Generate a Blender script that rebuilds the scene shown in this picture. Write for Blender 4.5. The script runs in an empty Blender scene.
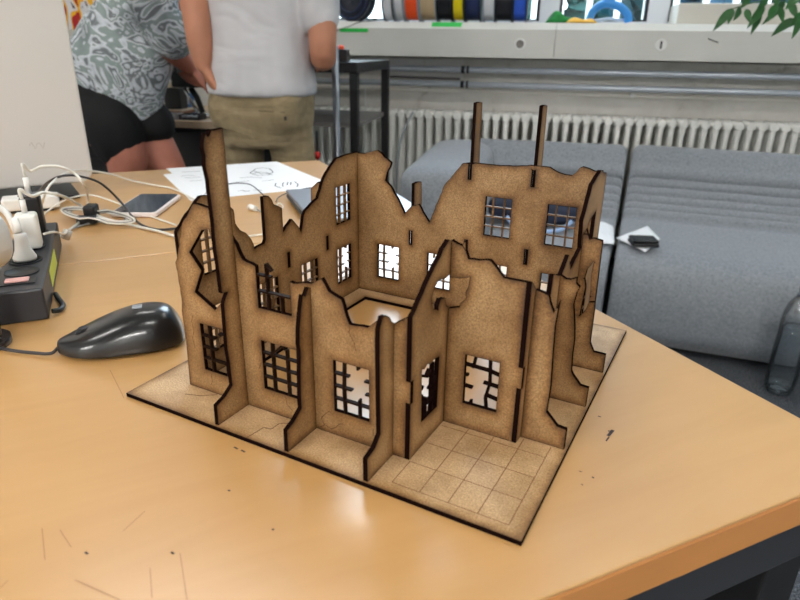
import bpy, bmesh, math, random
from mathutils import Vector, Matrix
from mathutils.geometry import delaunay_2d_cdt
random.seed(7)
PI = math.pi
scene = bpy.context.scene
COL = scene.collection

# ------------------------------------------------------------------ camera
CAM = Vector((0.0, 0.0, 0.991))
RIGHT = Vector((0.9757849, 0.2183046, 0.0136696))
DOWN = Vector((0.0951030, -0.3671558, -0.9252849))
FWD = Vector((-0.1969751, 0.9041790, -0.3790265))
cd = bpy.data.cameras.new('camera')
cd.sensor_width = 36.0
cd.lens = 36.0 * 622.2 / 800.0
cd.clip_start = 0.02
cd.dof.use_dof = True
cd.dof.focus_distance = 0.55
cd.dof.aperture_fstop = 11.0
cam = bpy.data.objects.new('camera', cd)
COL.objects.link(cam)
cam.matrix_world = Matrix(((RIGHT.x, -DOWN.x, -FWD.x, CAM.x), (RIGHT.y, -DOWN.y, -FWD.y, CAM.y),
                           (RIGHT.z, -DOWN.z, -FWD.z, CAM.z), (0, 0, 0, 1)))
scene.camera = cam

# ------------------------------------------------------------------ world, light, exposure
world = bpy.data.worlds.new('world')
scene.world = world
world.use_nodes = True
wn = world.node_tree
wn.nodes.clear()
wo = wn.nodes.new('ShaderNodeOutputWorld')
wb = wn.nodes.new('ShaderNodeBackground')
wb.inputs[0].default_value = (0.74, 0.87, 1.0, 1)
wb.inputs[1].default_value = 11.0
wn.links.new(wb.outputs[0], wo.inputs[0])

def area_light(name, loc, rot, sx, sy, power, color, portal=False):
    l = bpy.data.lights.new(name, 'AREA')
    l.shape = 'RECTANGLE'; l.size = sx; l.size_y = sy; l.energy = power; l.color = color
    if portal: l.cycles.is_portal = True
    o = bpy.data.objects.new(name, l)
    o.location = loc; o.rotation_euler = rot
    COL.objects.link(o)
    return o
area_light('window_portal', (0.8, 3.42, 2.35), (PI / 2, 0, PI), 4.4, 2.5, 1, (1, 1, 1), True).rotation_euler = (-PI / 2, 0, 0)
LAMP_STRENGTH = 60.0
scene.view_settings.view_transform = 'Standard'
scene.view_settings.look = 'None'
scene.view_settings.exposure = 0.36
scene.view_settings.gamma = 1.0
scene.view_settings.use_curve_mapping = False
scene.cycles.use_denoising = True
scene.cycles.max_bounces = 8
scene.cycles.caustics_reflective = False
scene.cycles.caustics_refractive = False
scene.cycles.blur_glossy = 1.0
scene.cycles.transparent_max_bounces = 16
scene.cycles.sample_clamp_indirect = 3.0

# ------------------------------------------------------------------ materials
MAT = {}
def srgb(r, g, b):
    f = lambda c: (c / 255 / 12.92) if c / 255 <= 0.04045 else ((c / 255 + 0.055) / 1.055) ** 2.4
    return (f(r), f(g), f(b), 1.0)

def mat(name, rgb, rough=0.6, metal=0.0, vary=0.0, scale=20.0, bump=0.0, bscale=200.0, coat=0.0, trans=0.0, ior=1.45,
        emit=None, estr=0.0, spec=0.5, sheen=0.0, alpha=1.0, stretch=None):
    if name in MAT: return MAT[name]
    m = bpy.data.materials.new(name); m.use_nodes = True
    nt = m.node_tree; b = nt.nodes['Principled BSDF']
    c = srgb(*rgb)
    b.inputs['Base Color'].default_value = c
    b.inputs['Roughness'].default_value = rough
    b.inputs['Metallic'].default_value = metal
    b.inputs['Specular IOR Level'].default_value = spec
    b.inputs['Coat Weight'].default_value = coat
    b.inputs['Coat Roughness'].default_value = 0.12
    b.inputs['Transmission Weight'].default_value = trans
    b.inputs['IOR'].default_value = ior
    b.inputs['Sheen Weight'].default_value = sheen
    b.inputs['Alpha'].default_value = alpha
    if emit:
        b.inputs['Emission Color'].default_value = srgb(*emit); b.inputs['Emission Strength'].default_value = estr
    tc = nt.nodes.new('ShaderNodeTexCoord')
    src = tc.outputs['Object']
    if stretch:
        mp = nt.nodes.new('ShaderNodeMapping'); mp.inputs['Scale'].default_value = stretch
        nt.links.new(src, mp.inputs[0]); src = mp.outputs[0]
    n = nt.nodes.new('ShaderNodeTexNoise'); n.inputs['Scale'].default_value = scale; n.inputs['Detail'].default_value = 6
    nt.links.new(src, n.inputs['Vector'])
    r = nt.nodes.new('ShaderNodeValToRGB')
    r.color_ramp.elements[0].position = 0.3; r.color_ramp.elements[1].position = 0.7
    r.color_ramp.elements[0].color = (c[0] * (1 - vary), c[1] * (1 - vary), c[2] * (1 - vary), 1)
    r.color_ramp.elements[1].color = (min(1, c[0] * (1 + vary)), min(1, c[1] * (1 + vary)), min(1, c[2] * (1 + vary)), 1)
    nt.links.new(n.outputs['Fac'], r.inputs[0]); nt.links.new(r.outputs[0], b.inputs['Base Color'])
    if bump > 0:
        n2 = nt.nodes.new('ShaderNodeTexNoise'); n2.inputs['Scale'].default_value = bscale; n2.inputs['Detail'].default_value = 3
        nt.links.new(src, n2.inputs['Vector'])
        bp = nt.nodes.new('ShaderNodeBump'); bp.inputs['Strength'].default_value = bump; bp.inputs['Distance'].default_value = 0.002
        nt.links.new(n2.outputs['Fac'], bp.inputs['Height']); nt.links.new(bp.outputs[0], b.inputs['Normal'])
    MAT[name] = m
    return m

def clear(name, tint, refl=0.06, rough=0.02):
    m = bpy.data.materials.new(name); m.use_nodes = True; nt = m.node_tree; nt.nodes.clear()
    o = nt.nodes.new('ShaderNodeOutputMaterial'); t = nt.nodes.new('ShaderNodeBsdfTransparent'); g = nt.nodes.new('ShaderNodeBsdfGlossy')
    t.inputs[0].default_value = tint; g.inputs['Roughness'].default_value = rough
    lw = nt.nodes.new('ShaderNodeLayerWeight'); lw.inputs[0].default_value = 0.25
    ma = nt.nodes.new('ShaderNodeMath'); ma.operation = 'MULTIPLY_ADD'; ma.inputs[1].default_value = 0.75; ma.inputs[2].default_value = refl
    nt.links.new(lw.outputs['Fresnel'], ma.inputs[0])
    x = nt.nodes.new('ShaderNodeMixShader'); nt.links.new(ma.outputs[0], x.inputs[0]); nt.links.new(t.outputs[0], x.inputs[1]); nt.links.new(g.outputs[0], x.inputs[2]); nt.links.new(x.outputs[0], o.inputs[0])
    MAT[name] = m
    return m

def ramp(nt, stops):
    r = nt.nodes.new('ShaderNodeValToRGB')
    e = r.color_ramp.elements
    while len(e) < len(stops): e.new(0.5)
    for k, (p, c) in enumerate(stops):
        e[k].position = p; e[k].color = c
    return r

def mix(nt, fac, a, b, mode='MIX'):
    m = nt.nodes.new('ShaderNodeMix'); m.data_type = 'RGBA'; m.blend_type = mode
    for s, v in ((m.inputs[0], fac), (m.inputs[6], a), (m.inputs[7], b)):
        if isinstance(v, (int, float)): s.default_value = v
        elif isinstance(v, tuple): s.default_value = v
        else: nt.links.new(v, s)
    return m.outputs[2]

def noise(nt, vec, scale, detail=4, rough=0.5, dist=0.0):
    n = nt.nodes.new('ShaderNodeTexNoise'); n.inputs['Scale'].default_value = scale
    n.inputs['Detail'].default_value = detail; n.inputs['Roughness'].default_value = rough; n.inputs['Distortion'].default_value = dist
    if vec is not None: nt.links.new(vec, n.inputs['Vector'])
    return n.outputs['Fac']

def mdf_material(name, base, light):
    """laser-cut fibreboard: speckled brown, charred within a millimetre of every cut edge (attribute 'edge' in mm)"""
    m = bpy.data.materials.new(name); m.use_nodes = True
    nt = m.node_tree; b = nt.nodes['Principled BSDF']
    b.inputs['Roughness'].default_value = 0.5; b.inputs['Specular IOR Level'].default_value = 0.5
    tc = nt.nodes.new('ShaderNodeTexCoord'); ob = tc.outputs['Object']
    fine = noise(nt, ob, 900, 3, 0.75)
    big = noise(nt, ob, 22, 4, 0.6)
    r1 = ramp(nt, [(0.36, srgb(*base)), (0.64, srgb(*light))])
    nt.links.new(fine, r1.inputs[0])
    r2 = ramp(nt, [(0.36, (0.70, 0.62, 0.50, 1)), (0.60, (1.10, 1.08, 1.04, 1))])
    nt.links.new(big, r2.inputs[0])
    col = mix(nt, 1.0, r1.outputs[0], r2.outputs[0], 'MULTIPLY')
    at = nt.nodes.new('ShaderNodeAttribute'); at.attribute_name = 'edge'
    add = nt.nodes.new('ShaderNodeMath'); add.operation = 'MULTIPLY_ADD'
    nt.links.new(noise(nt, ob, 55, 5, 0.7), add.inputs[0]); add.inputs[1].default_value = -7.0; add.inputs[2].default_value = 3.6
    sm = nt.nodes.new('ShaderNodeMath'); sm.operation = 'ADD'
    nt.links.new(at.outputs['Fac'], sm.inputs[0]); nt.links.new(add.outputs[0], sm.inputs[1])
    mr = nt.nodes.new('ShaderNodeMapRange'); mr.inputs['From Min'].default_value = 0.0; mr.inputs['From Max'].default_value = 8.0
    nt.links.new(sm.outputs[0], mr.inputs['Value'])
    rs = ramp(nt, [(0.0, (0.26, 0.19, 0.11, 1)), (0.22, (0.56, 0.46, 0.33, 1)), (0.55, (0.86, 0.80, 0.70, 1)), (1.0, (1, 1, 1, 1))])
    nt.links.new(mr.outputs[0], rs.inputs[0])
    col = mix(nt, 1.0, col, rs.outputs[0], 'MULTIPLY')
    m2 = nt.nodes.new('ShaderNodeMapRange'); m2.inputs['From Min'].default_value = 0.12; m2.inputs['From Max'].default_value = 0.42
    nt.links.new(at.outputs['Fac'], m2.inputs['Value'])
    col = mix(nt, m2.outputs[0], srgb(22, 12, 10), col)
    nt.links.new(col, b.inputs['Base Color'])
    sp = nt.nodes.new('ShaderNodeMath'); sp.operation = 'MULTIPLY'; sp.inputs[1].default_value = 0.5
    nt.links.new(m2.outputs[0], sp.inputs[0]); nt.links.new(sp.outputs[0], b.inputs['Specular IOR Level'])
    bp = nt.nodes.new('ShaderNodeBump'); bp.inputs['Strength'].default_value = 0.12; bp.inputs['Distance'].default_value = 0.0006
    nt.links.new(fine, bp.inputs['Height']); nt.links.new(bp.outputs[0], b.inputs['Normal'])
    MAT[name] = m
    return m

# ------------------------------------------------------------------ mesh helpers
class MB:
    def __init__(self): self.v = []; self.f = []; self.s = []
    def add(self, vs, fs, smooth=False):
        o = len(self.v); self.v += [tuple(p) for p in vs]
        for f in fs: self.f.append(tuple(i + o for i in f)); self.s.append(smooth)
        return self
    def box(self, x0, x1, y0, y1, z0, z1, M=None):
        vs = [Vector((x, y, z)) for x in (x0, x1) for y in (y0, y1) for z in (z0, z1)]
        if M is not None: vs = [M @ p for p in vs]
        return self.add(vs, [(0, 1, 3, 2), (4, 6, 7, 5), (0, 4, 5, 1), (2, 3, 7, 6), (0, 2, 6, 4), (1, 5, 7, 3)])
    def cyl(self, p, q, r, r2=None, n=16, smooth=True, cap=True):
        p = Vector(p); q = Vector(q); r2 = r if r2 is None else r2
        d = (q - p).normalized(); u = d.orthogonal().normalized(); w = d.cross(u)
        vs = []
        for c, rr in ((p, r), (q, r2)):
            for k in range(n):
                a = 2 * PI * k / n; vs.append(c + (u * math.cos(a) + w * math.sin(a)) * rr)
        self.add(vs, [(k, (k + 1) % n, n + (k + 1) % n, n + k) for k in range(n)], smooth)
        if cap: self.add(vs, [tuple(range(n - 1, -1, -1)), tuple(range(n, 2 * n))])
        return self
    def tube(self, pts, r, n=8, cap=True):
        pts = [Vector(p) for p in pts]; rr = r if isinstance(r, (list, tuple)) else [r] * len(pts)
        vs = []; up = None
        for i, p in enumerate(pts):
            t = (pts[min(i + 1, len(pts) - 1)] - pts[max(i - 1, 0)]).normalized()
            if up is None: up = t.orthogonal().normalized()
            up = (up - t * up.dot(t)).normalized(); w = t.cross(up)
            for k in range(n):
                a = 2 * PI * k / n; vs.append(p + (up * math.cos(a) + w * math.sin(a)) * rr[i])
        fs = [(i * n + k, i * n + (k + 1) % n, (i + 1) * n + (k + 1) % n, (i + 1) * n + k) for i in range(len(pts) - 1) for k in range(n)]
        self.add(vs, fs, True)
        if cap: self.add(vs, [tuple(range(n - 1, -1, -1)), tuple(range((len(pts) - 1) * n, len(pts) * n))])
        return self
    def loft(self, rings, cap=True, smooth=True):
        n = len(rings[0]); vs = [p for r in rings for p in r]
        fs = [(i * n + k, i * n + (k + 1) % n, (i + 1) * n + (k + 1) % n, (i + 1) * n + k) for i in range(len(rings) - 1) for k in range(n)]
        self.add(vs, fs, smooth)
        if cap: self.add(vs, [tuple(range(n - 1, -1, -1)), tuple(range((len(rings) - 1) * n, len(rings) * n))], smooth)
        return self
    def lathe(self, c, prof, n=24, smooth=True):
        c = Vector(c)
        rings = [[c + Vector((r * math.cos(2 * PI * k / n), r * math.sin(2 * PI * k / n), z)) for k in range(n)] for r, z in prof]
        return self.loft(rings, True, smooth)
    def prism(self, poly, axis, a, b, M=None):
        """poly in the two remaining axes, extruded along axis from a to b"""
        def P(u, w, t):
            p = {'x': (t, u, w), 'y': (u, t, w), 'z': (u, w, t)}[axis]
            return M @ Vector(p) if M is not None else Vector(p)
        n = len(poly); vs = [P(u, w, a) for u, w in poly] + [P(u, w, b) for u, w in poly]
        return self.add(vs, [tuple(range(n)), tuple(range(2 * n - 1, n - 1, -1))] + [(k, n + k, n + (k + 1) % n, (k + 1) % n) for k in range(n)])
    def ball(self, c, rx, ry=None, rz=None, n=14, m=9, M=None):
        ry = ry or rx; rz = rz or rx; c = Vector(c); rings = []
        for i in range(m + 1):
            t = -PI / 2 + PI * i / m; t = max(-PI / 2 + 0.05, min(PI / 2 - 0.05, t))
            ring = []
            for k in range(n):
                a = 2 * PI * k / n; p = Vector((rx * math.cos(t) * math.cos(a), ry * math.cos(t) * math.sin(a), rz * math.sin(t)))
                ring.append(c + (M @ p if M is not None else p))
            rings.append(ring)
        return self.loft(rings)
    def build(self, name, m, parent=None, bevel=0, seg=2, recalc=True, sub=0):
        me = bpy.data.meshes.new(name); me.from_pydata(self.v, [], self.f); me.update()
        me.polygons.foreach_set('use_smooth', self.s)
        if recalc:
            bm = bmesh.new(); bm.from_mesh(me); bmesh.ops.remove_doubles(bm, verts=bm.verts, dist=1e-6)
            bmesh.ops.recalc_face_normals(bm, faces=bm.faces); bm.to_mesh(me); bm.free()
        o = bpy.data.objects.new(name, me); COL.objects.link(o)
        if m: me.materials.append(m)
        if bevel:
            b = o.modifiers.new('bevel', 'BEVEL'); b.width = bevel; b.segments = seg; b.limit_method = 'ANGLE'; b.angle_limit = 0.6
        if sub:
            s = o.modifiers.new('sub', 'SUBSURF'); s.levels = sub; s.render_levels = sub
        if parent: o.parent = parent
        return o

def tag(o, label=None, cat=None, group=None, kind=None):
    if label: o['label'] = label
    if cat: o['category'] = cat
    if group: o['group'] = group
    if kind: o['kind'] = kind
    return o
def thing(name, label, cat, loc=(0, 0, 0), rz=0, group=None):
    o = bpy.data.objects.new(name, None); COL.objects.link(o)
    o.location = loc; o.rotation_euler = (0, 0, rz); o.empty_display_size = 0.05
    return tag(o, label, cat, group)
def struct(name, mb, m, parent=None, bevel=0):
    o = mb.build(name, m, parent, bevel)
    if not parent: o['kind'] = 'structure'
    return o
def at(x, y, Y):
    """point where the sight line of photo pixel (x, y) meets the upright plane at depth Y"""
    d = RIGHT * ((x - 400) / 622.2) + DOWN * ((y - 300) / 622.2) + FWD
    return CAM + d * (Y / d.y)
def flat(x, y, z):
    d = RIGHT * ((x - 400) / 622.2) + DOWN * ((y - 300) / 622.2) + FWD
    return CAM + d * ((z - CAM.z) / d.z)
def smooth_path(pts, n=8):
    pts = [Vector(p) for p in pts]; out = []
    for i in range(len(pts) - 1):
        p0 = pts[max(i - 1, 0)]; p1 = pts[i]; p2 = pts[i + 1]; p3 = pts[min(i + 2, len(pts) - 1)]
        for k in range(n):
            t = k / n
            out.append(0.5 * ((2 * p1) + (p2 - p0) * t + (2 * p0 - 5 * p1 + 4 * p2 - p3) * t * t + (3 * p1 - p0 - 3 * p2 + p3) * t ** 3))
    out.append(pts[-1])
    return out

# ================================================================== THE ROOM
WALL = mat('wall_paint', (214, 213, 210), 0.85, vary=0.06, scale=3)
CEIL = mat('ceiling_paint', (238, 236, 230), 0.9, vary=0.02, scale=2)
CREAM = mat('cream_enamel', (212, 209, 200), 0.5, vary=0.04, scale=5)
SILL = mat('sill_enamel', (208, 208, 203), 0.45, vary=0.035, scale=6)
WHITE = mat('white_enamel', (232, 232, 230), 0.4)
BLACK = mat('black_plastic', (22, 22, 24), 0.45)
BLACKM = mat('black_paint', (16, 16, 18), 0.5)
CHROME = mat('chrome', (205, 208, 212), 0.18, 1.0)

def carpet():
    m = bpy.data.materials.new('carpet'); m.use_nodes = True; nt = m.node_tree; b = nt.nodes['Principled BSDF']
    tc = nt.nodes.new('ShaderNodeTexCoord'); ob = tc.outputs['Object']
    r = ramp(nt, [(0.38, srgb(34, 37, 42)), (0.52, srgb(66, 70, 76)), (0.68, srgb(128, 132, 138))])
    nt.links.new(noise(nt, ob, 260, 3, 0.7), r.inputs[0]); nt.links.new(r.outputs[0], b.inputs['Base Color'])
    b.inputs['Roughness'].default_value = 0.95; b.inputs['Specular IOR Level'].default_value = 0.15
    return m
struct('floor', MB().box(-3.4, 3.6, -3.2, 3.5, -0.06, 0), carpet())
struct('ceiling', MB().box(-3.4, 3.6, -3.2, 3.5, 3.9, 4.0), CEIL)
struct('wall_left', MB().box(-3.4, -3.3, -3.2, 3.5, 0, 3.9), WALL)
struct('wall_right', MB().box(3.5, 3.6, -3.2, 3.5, 0, 3.9), WALL)
struct('wall_behind', MB().box(-3.3, 3.5, -3.2, -3.1, 0, 3.9), WALL)
# window wall: solid below the sill, left of the window and above it
WX0, WX1, WZ0, WZ1 = -1.42, 3.0, 1.085, 3.65
w = MB()
w.box(-3.3, 3.5, 3.20, 3.5, 0, WZ0 - 0.15)
w.box(-3.3, 3.5, 3.31, 3.5, WZ0 - 0.15, WZ0 - 0.02)
w.box(-3.3, WX0, 3.30, 3.5, WZ0 - 0.02, 3.9)
w.box(WX1, 3.5, 3.30, 3.5, WZ0 - 0.02, 3.9)
w.box(WX0, WX1, 3.30, 3.5, WZ1, 3.9)
def dirty_wall():
    m = bpy.data.materials.new('dirty_wall'); m.use_nodes = True; nt = m.node_tree; b = nt.nodes['Principled BSDF']
    tc = nt.nodes.new('ShaderNodeTexCoord'); ob = tc.outputs['Object']
    r = ramp(nt, [(0.30, srgb(168, 162, 152)), (0.40, srgb(212, 209, 202)), (0.7, srgb(228, 226, 220))])
    nt.links.new(noise(nt, ob, 7, 7, 0.65, 0.4), r.inputs[0]); nt.links.new(r.outputs[0], b.inputs['Base Color'])
    b.inputs['Roughness'].default_value = 0.8
    return m
struct('wall_window', w, dirty_wall())
# box ledge in front of the window (cable duct) with a chamfered lip
lg = MB()
lg.prism([(3.0, 0.945), (3.0, 1.062), (3.006, 1.066), (3.035, 1.090), (3.30, 1.090), (3.30, 0.945)], 'x', -2.2, 0.017)
lg.prism([(3.0, 0.945), (3.0, 1.062), (3.006, 1.066), (3.035, 1.090), (3.30, 1.090), (3.30, 0.945)], 'x', 0.0195, 3.0)
struct('trim_1', lg, SILL)
struct('trim_2', MB().box(-2.2, 3.2, 3.175, 3.1995, 0.780, 0.795), CREAM)
struct('trim_3', MB().box(0.515, 3.0, 3.10, 3.30, 1.0905, 1.172), CREAM, bevel=0.006)
# windows: white frame, dark gasket, one large pane each
GLASS = clear('glass', (0.96, 0.98, 0.98, 1), 0.02)
FRAME = mat('window_frame', (226, 230, 236), 0.4)
GASK = mat('gasket', (20, 24, 34), 0.6)
def window(n, x0, x1, open_left=0.035):
    t = bpy.data.objects.new('window_%d' % n, None); COL.objects.link(t); t['kind'] = 'structure'
    f = MB(); w_ = 0.045; y0, y1 = 3.33, 3.39
    f.box(x0, x0 + w_, y0, y1, WZ0, WZ1); f.box(x1 - w_, x1, y0, y1, WZ0, WZ1)
    f.box(x0 + w_, x1 - w_, y0, y1, WZ0, WZ0 + 0.022); f.box(x0 + w_, x1 - w_, y0, y1, WZ1 - 0.05, WZ1)
    f.build('window_frame', FRAME, t)
    g = MB(); gx0, gx1, gz0, gz1 = x0 + w_, x1 - w_, WZ0 + 0.022, WZ1 - 0.05
    g.box(gx0, gx0 + 0.014, y0 + .01, y1, gz0, gz1); g.box(gx1 - 0.014, gx1, y0 + .01, y1, gz0, gz1)
    g.box(gx0 + .014, gx1 - .014, y0 + .01, y1, gz0, gz0 + 0.008)
    g.build('gasket', GASK, t)
    MB().box(gx0 + .014, gx1 - .014, 3.36, 3.364, gz0 + .008, gz1).build('window_pane', GLASS, t)
window(1, WX0, -0.02); window(2, -0.02, 0.425 + 0.045); window(3, 0.47, 1.75); window(4, 1.75, WX1)

# outside: lawn, pale building, hedge trees, white fence posts
def simple_leaf_tree(name, x, y, r, h, label, rgb):
    t = thing(name, label, 'tree', (x, y, -0.5))
    MB().tube([(0, 0, 0), (0.05, 0, h * 0.4), (0, 0.03, h * 0.8)], [0.12, 0.1, 0.06]).build('trunk', mat('bark', (82, 66, 50), 0.9, vary=.3), t)
    rnd = random.Random(name + str(x)); mb = MB()
    for k in range(900):
        d = Vector((rnd.gauss(0, 1), rnd.gauss(0, 1), rnd.gauss(0, 1))).normalized() * r * rnd.uniform(0.55, 1.0)
        c = Vector((0, 0, h * 0.72)) + Vector((d.x, d.y, d.z * h * 0.30 / r * 1.2))
        a = Vector((rnd.gauss(0, 1), rnd.gauss(0, 1), rnd.gauss(0, 1))).normalized(); b_ = a.orthogonal().normalized(); s = rnd.uniform(0.10, 0.2)
        mb.add([c - a * s, c + b_ * s * .45, c + a * s, c - b_ * s * .45], [(0, 1, 2, 3)])
    mb.build('crown', mat('foliage_%d' % rgb[0], rgb, 0.6, vary=.5, scale=2), t, recalc=False)
struct('ground_outside', MB().box(-14, 16, 3.55, 26, -0.65, -0.6), mat('lawn', (60, 92, 50), 0.9, vary=.3, scale=4))
simple_leaf_tree('garden_tree', -0.25, 6.6, 0.8, 3.4, 'dark green garden tree outside, behind the green cloth on the sill', (14, 56, 52))
simple_leaf_tree('garden_tree', 1.6, 7.0, 0.6, 3.8, 'blue-green garden tree outside, behind the blue plastic handle', (16, 60, 84))
simple_leaf_tree('garden_tree', 3.4, 6.9, 0.7, 3.9, 'green garden tree outside beyond the rightmost window pane', (20, 70, 50))
hg = thing('garden_hedge', 'tall row of dark trees outside the right part of the window', 'hedge', (4.4, 8.6, -0.6))
rnd = random.Random(5); mb = MB()
for k in range(9000):
    c = Vector((rnd.uniform(-4.2, 4.2), rnd.uniform(-0.6, 0.2), rnd.uniform(0.05, 8.6))); a = Vector((rnd.gauss(0, 1), rnd.gauss(0, .4), rnd.gauss(0, 1))).normalized(); b_ = a.cross(Vector((rnd.gauss(0, .4), 1, rnd.gauss(0, .4)))).normalized(); s_ = rnd.uniform(0.12, 0.26)
    mb.add([c - a * s_, c + b_ * s_ * .6, c + a * s_, c - b_ * s_ * .6], [(0, 1, 2, 3)])
mb.build('foliage', mat('foliage_hedge', (16, 66, 74), 0.7, vary=.7, scale=1.5), hg, recalc=False)
MB().box(-4.1, 4.1, 0.25, 0.6, 0, 8.2).build('twigs', mat('twigs', (14, 24, 24), .9, vary=.4, scale=3), hg)
bd = thing('pale_building', 'pale building outside, seen between the two groups of spools', 'building', (-4.2, 16, -0.6))
MB().box(-5, 3.2, 0, 4, 0, 6).build('wall', mat('render_wall', (240, 242, 245), 0.8), bd)
MB().box(-5.2, 3.4, -0.2, 4.2, 6, 6.2).build('roof', mat('roof_edge', (150, 150, 155), 0.8), bd)
fe = thing('white_fence', 'white upright fence posts outside the window', 'fence', (0.2, 5.4, -0.6))
for k in range(9):
    MB().box(-0.02, 0.02, -0.02, 0.02, 0, 2.3).build('post', WHITE, fe).location = (-0.35 + k * 0.205, 0, 0)
MB().box(-0.5, 1.5, -0.05, -0.02, 0.5, 0.56).build('rail', WHITE, fe)
MB().box(-0.5, 1.5, -0.05, -0.02, 2.1, 2.15).build('rail', WHITE, fe)

# ceiling lamps by the window; hanging ones behind the camera are added fill, unseen
for k, (x, y, z, st, lab) in enumerate(((0.95, 2.30, 3.9, .35, 'white ceiling lamp nearest the window, above the sofa'), (-1.75, 2.2, 3.9, .35, 'white ceiling lamp nearest the window, above the workbench'),
                            (0.95, -0.5, 3.3, .5, 'unseen white fill lamp added in the middle of the room, right of the table'), (-1.75, -0.5, 3.3, .5, 'unseen white fill lamp added in the middle of the room, left of the table'),
                            (0.95, -2.3, 2.3, 1.7, 'low unseen white fill lamp added at the back of the room, on the right'), (-1.75, -2.3, 2.3, 1.7, 'low unseen white fill lamp added at the back of the room, on the left'))):
    t = thing('ceiling_or_fill_lamp', lab, 'lamp', (x, y, z), 0.0, 'long ceiling lamps')
    MB().box(-0.65, 0.65, -0.10, 0.10, -0.06, 0.0).build('housing', WHITE, t, 0.005)
    MB().box(-0.62, 0.62, -0.085, 0.085, -0.075, -0.0605).build('diffuser', mat('lamp_diffuser_%d' % int(st * 100), (255, 250, 240), 0.5, emit=(255, 252, 248), estr=LAMP_STRENGTH * st), t)
    if z < 3.9:
        for q in (-.5, .5): MB().cyl((q, 0, 0.0), (q, 0, 3.9 - z), 0.004, n=6).build('wire', WHITE, t)

# pipes along the wall
PIPE = mat('galvanised_pipe', (196, 204, 214), 0.35, 0.45, vary=.05)
RING = mat('pipe_clip', (30, 32, 36), 0.5)
for z, lab in ((0.889, 'upper of the two grey pipes along the wall under the sill'), (0.824, 'lower of the two grey pipes along the wall under the sill')):
    t = thing('heating_pipe', lab, 'pipe', (0, 3.09, z), 0, 'heating pipes under the sill')
    MB().cyl((-1.19, 0, 0), (3.2, 0, 0), 0.0135).build('tube', PIPE, t)
    MB().cyl((-0.396, 0, 0), (-0.380, 0, 0), 0.0165).cyl((-0.370, 0, 0), (-0.360, 0, 0), 0.0165).build('coupling', RING, t)
    MB().box(-0.383, -0.363, 0.013, 0.105, -0.006, 0.006).box(1.38, 1.40, 0.013, 0.105, -0.006, 0.006).build('bracket', RING, t)

# column radiator
RAD = mat('radiator_enamel', (234, 234, 230), 0.45, vary=.03, scale=9)
rad = thing('column_radiator', 'long cream column radiator under the sill behind the sofa', 'radiator', (0, 3.09, 0))
sec = MB()
for j, y in enumerate((-0.055, 0.0, 0.055)):
    sec.tube([(0, y, 0.11), (0, y, 0.16), (0, y, 0.63), (0, y, 0.685)], [0.014, 0.0115, 0.0115, 0.014], 10)
for z in (0.11, 0.685):
    sec.tube([(0, -0.072, z), (0, 0.072, z)], 0.017, 10)
    sec.tube([(-0.0235, 0, z), (0.0235, 0, z)], 0.02, 10)
s0 = sec.build('section', RAD, rad)
n_sec = 66; x0 = -1.17
s0.location.x = x0
for k in range(1, n_sec):
    c = s0.copy(); COL.objects.link(c); c.parent = rad; c.location.x = x0 + k * 0.0455
MB().box(-1.15, -1.12, -0.03, 0.03, 0, 0.1).box(1.7, 1.73, -0.03, 0.03, 0, 0.1).box(0.1, 0.13, -0.03, 0.03, 0, 0.1).build('foot', RAD, rad)

# ================================================================== WORK TABLE
TA = math.radians(37.0)
TU = Vector((math.cos(TA), math.sin(TA), 0)); TV = Vector((-math.sin(TA), math.cos(TA), 0))
TC = Vector((0.2335, 0.387, 0))
def table_material():
    m = bpy.data.materials.new('table_laminate'); m.use_nodes = True; nt = m.node_tree; b = nt.nodes['Principled BSDF']
    tc = nt.nodes.new('ShaderNodeTexCoord')
    mp = nt.nodes.new('ShaderNodeMapping'); mp.inputs['Scale'].default_value = (1.3, 9, 6); nt.links.new(tc.outputs['Object'], mp.inputs[0])
    g = noise(nt, mp.outputs[0], 3.0, 7, 0.6, 0.9)
    r = ramp(nt, [(0.30, srgb(186, 141, 84)), (0.5, srgb(191, 146, 89)), (0.72, srgb(195, 151, 95))])
    nt.links.new(g, r.inputs[0])
    vo = nt.nodes.new('ShaderNodeTexVoronoi'); vo.inputs['Scale'].default_value = 16; nt.links.new(tc.outputs['Object'], vo.inputs['Vector'])
    lt = nt.nodes.new('ShaderNodeMath'); lt.operation = 'LESS_THAN'; lt.inputs[1].default_value = 0.022
    nt.links.new(vo.outputs['Distance'], lt.inputs[0])
    gate = nt.nodes.new('ShaderNodeMath'); gate.operation = 'GREATER_THAN'; gate.inputs[1].default_value = 0.53
    nt.links.new(noise(nt, tc.outputs['Object'], 9, 2), gate.inputs[0])
    mu = nt.nodes.new('ShaderNodeMath'); mu.operation = 'MULTIPLY'; nt.links.new(lt.outputs[0], mu.inputs[0]); nt.links.new(gate.outputs[0], mu.inputs[1])
    col = mix(nt, mu.outputs[0], r.outputs[0], srgb(92, 62, 38))
    nt.links.new(col, b.inputs['Base Color'])
    b.inputs['IOR'].default_value = 1.8; b.inputs['Specular IOR Level'].default_value = 0.66; b.inputs['Specular Tint'].default_value = (1, 1, 1, 1)
    rr = ramp(nt, [(0.2, (0.27, .27, .27, 1)), (0.8, (0.31, .31, .31, 1))])
    nt.links.new(noise(nt, tc.outputs['Object'], 7, 5, 0.6), rr.inputs[0]); nt.links.new(rr.outputs[0], b.inputs['Roughness'])
    MAT['table_laminate'] = m
    return m
TM = table_material()
EDGE = mat('beech_edge', (176, 120, 66), 0.4, vary=.12, scale=5, stretch=(1, 8, 8))
STEEL = mat('table_steel', (38, 40, 44), 0.5)
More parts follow.
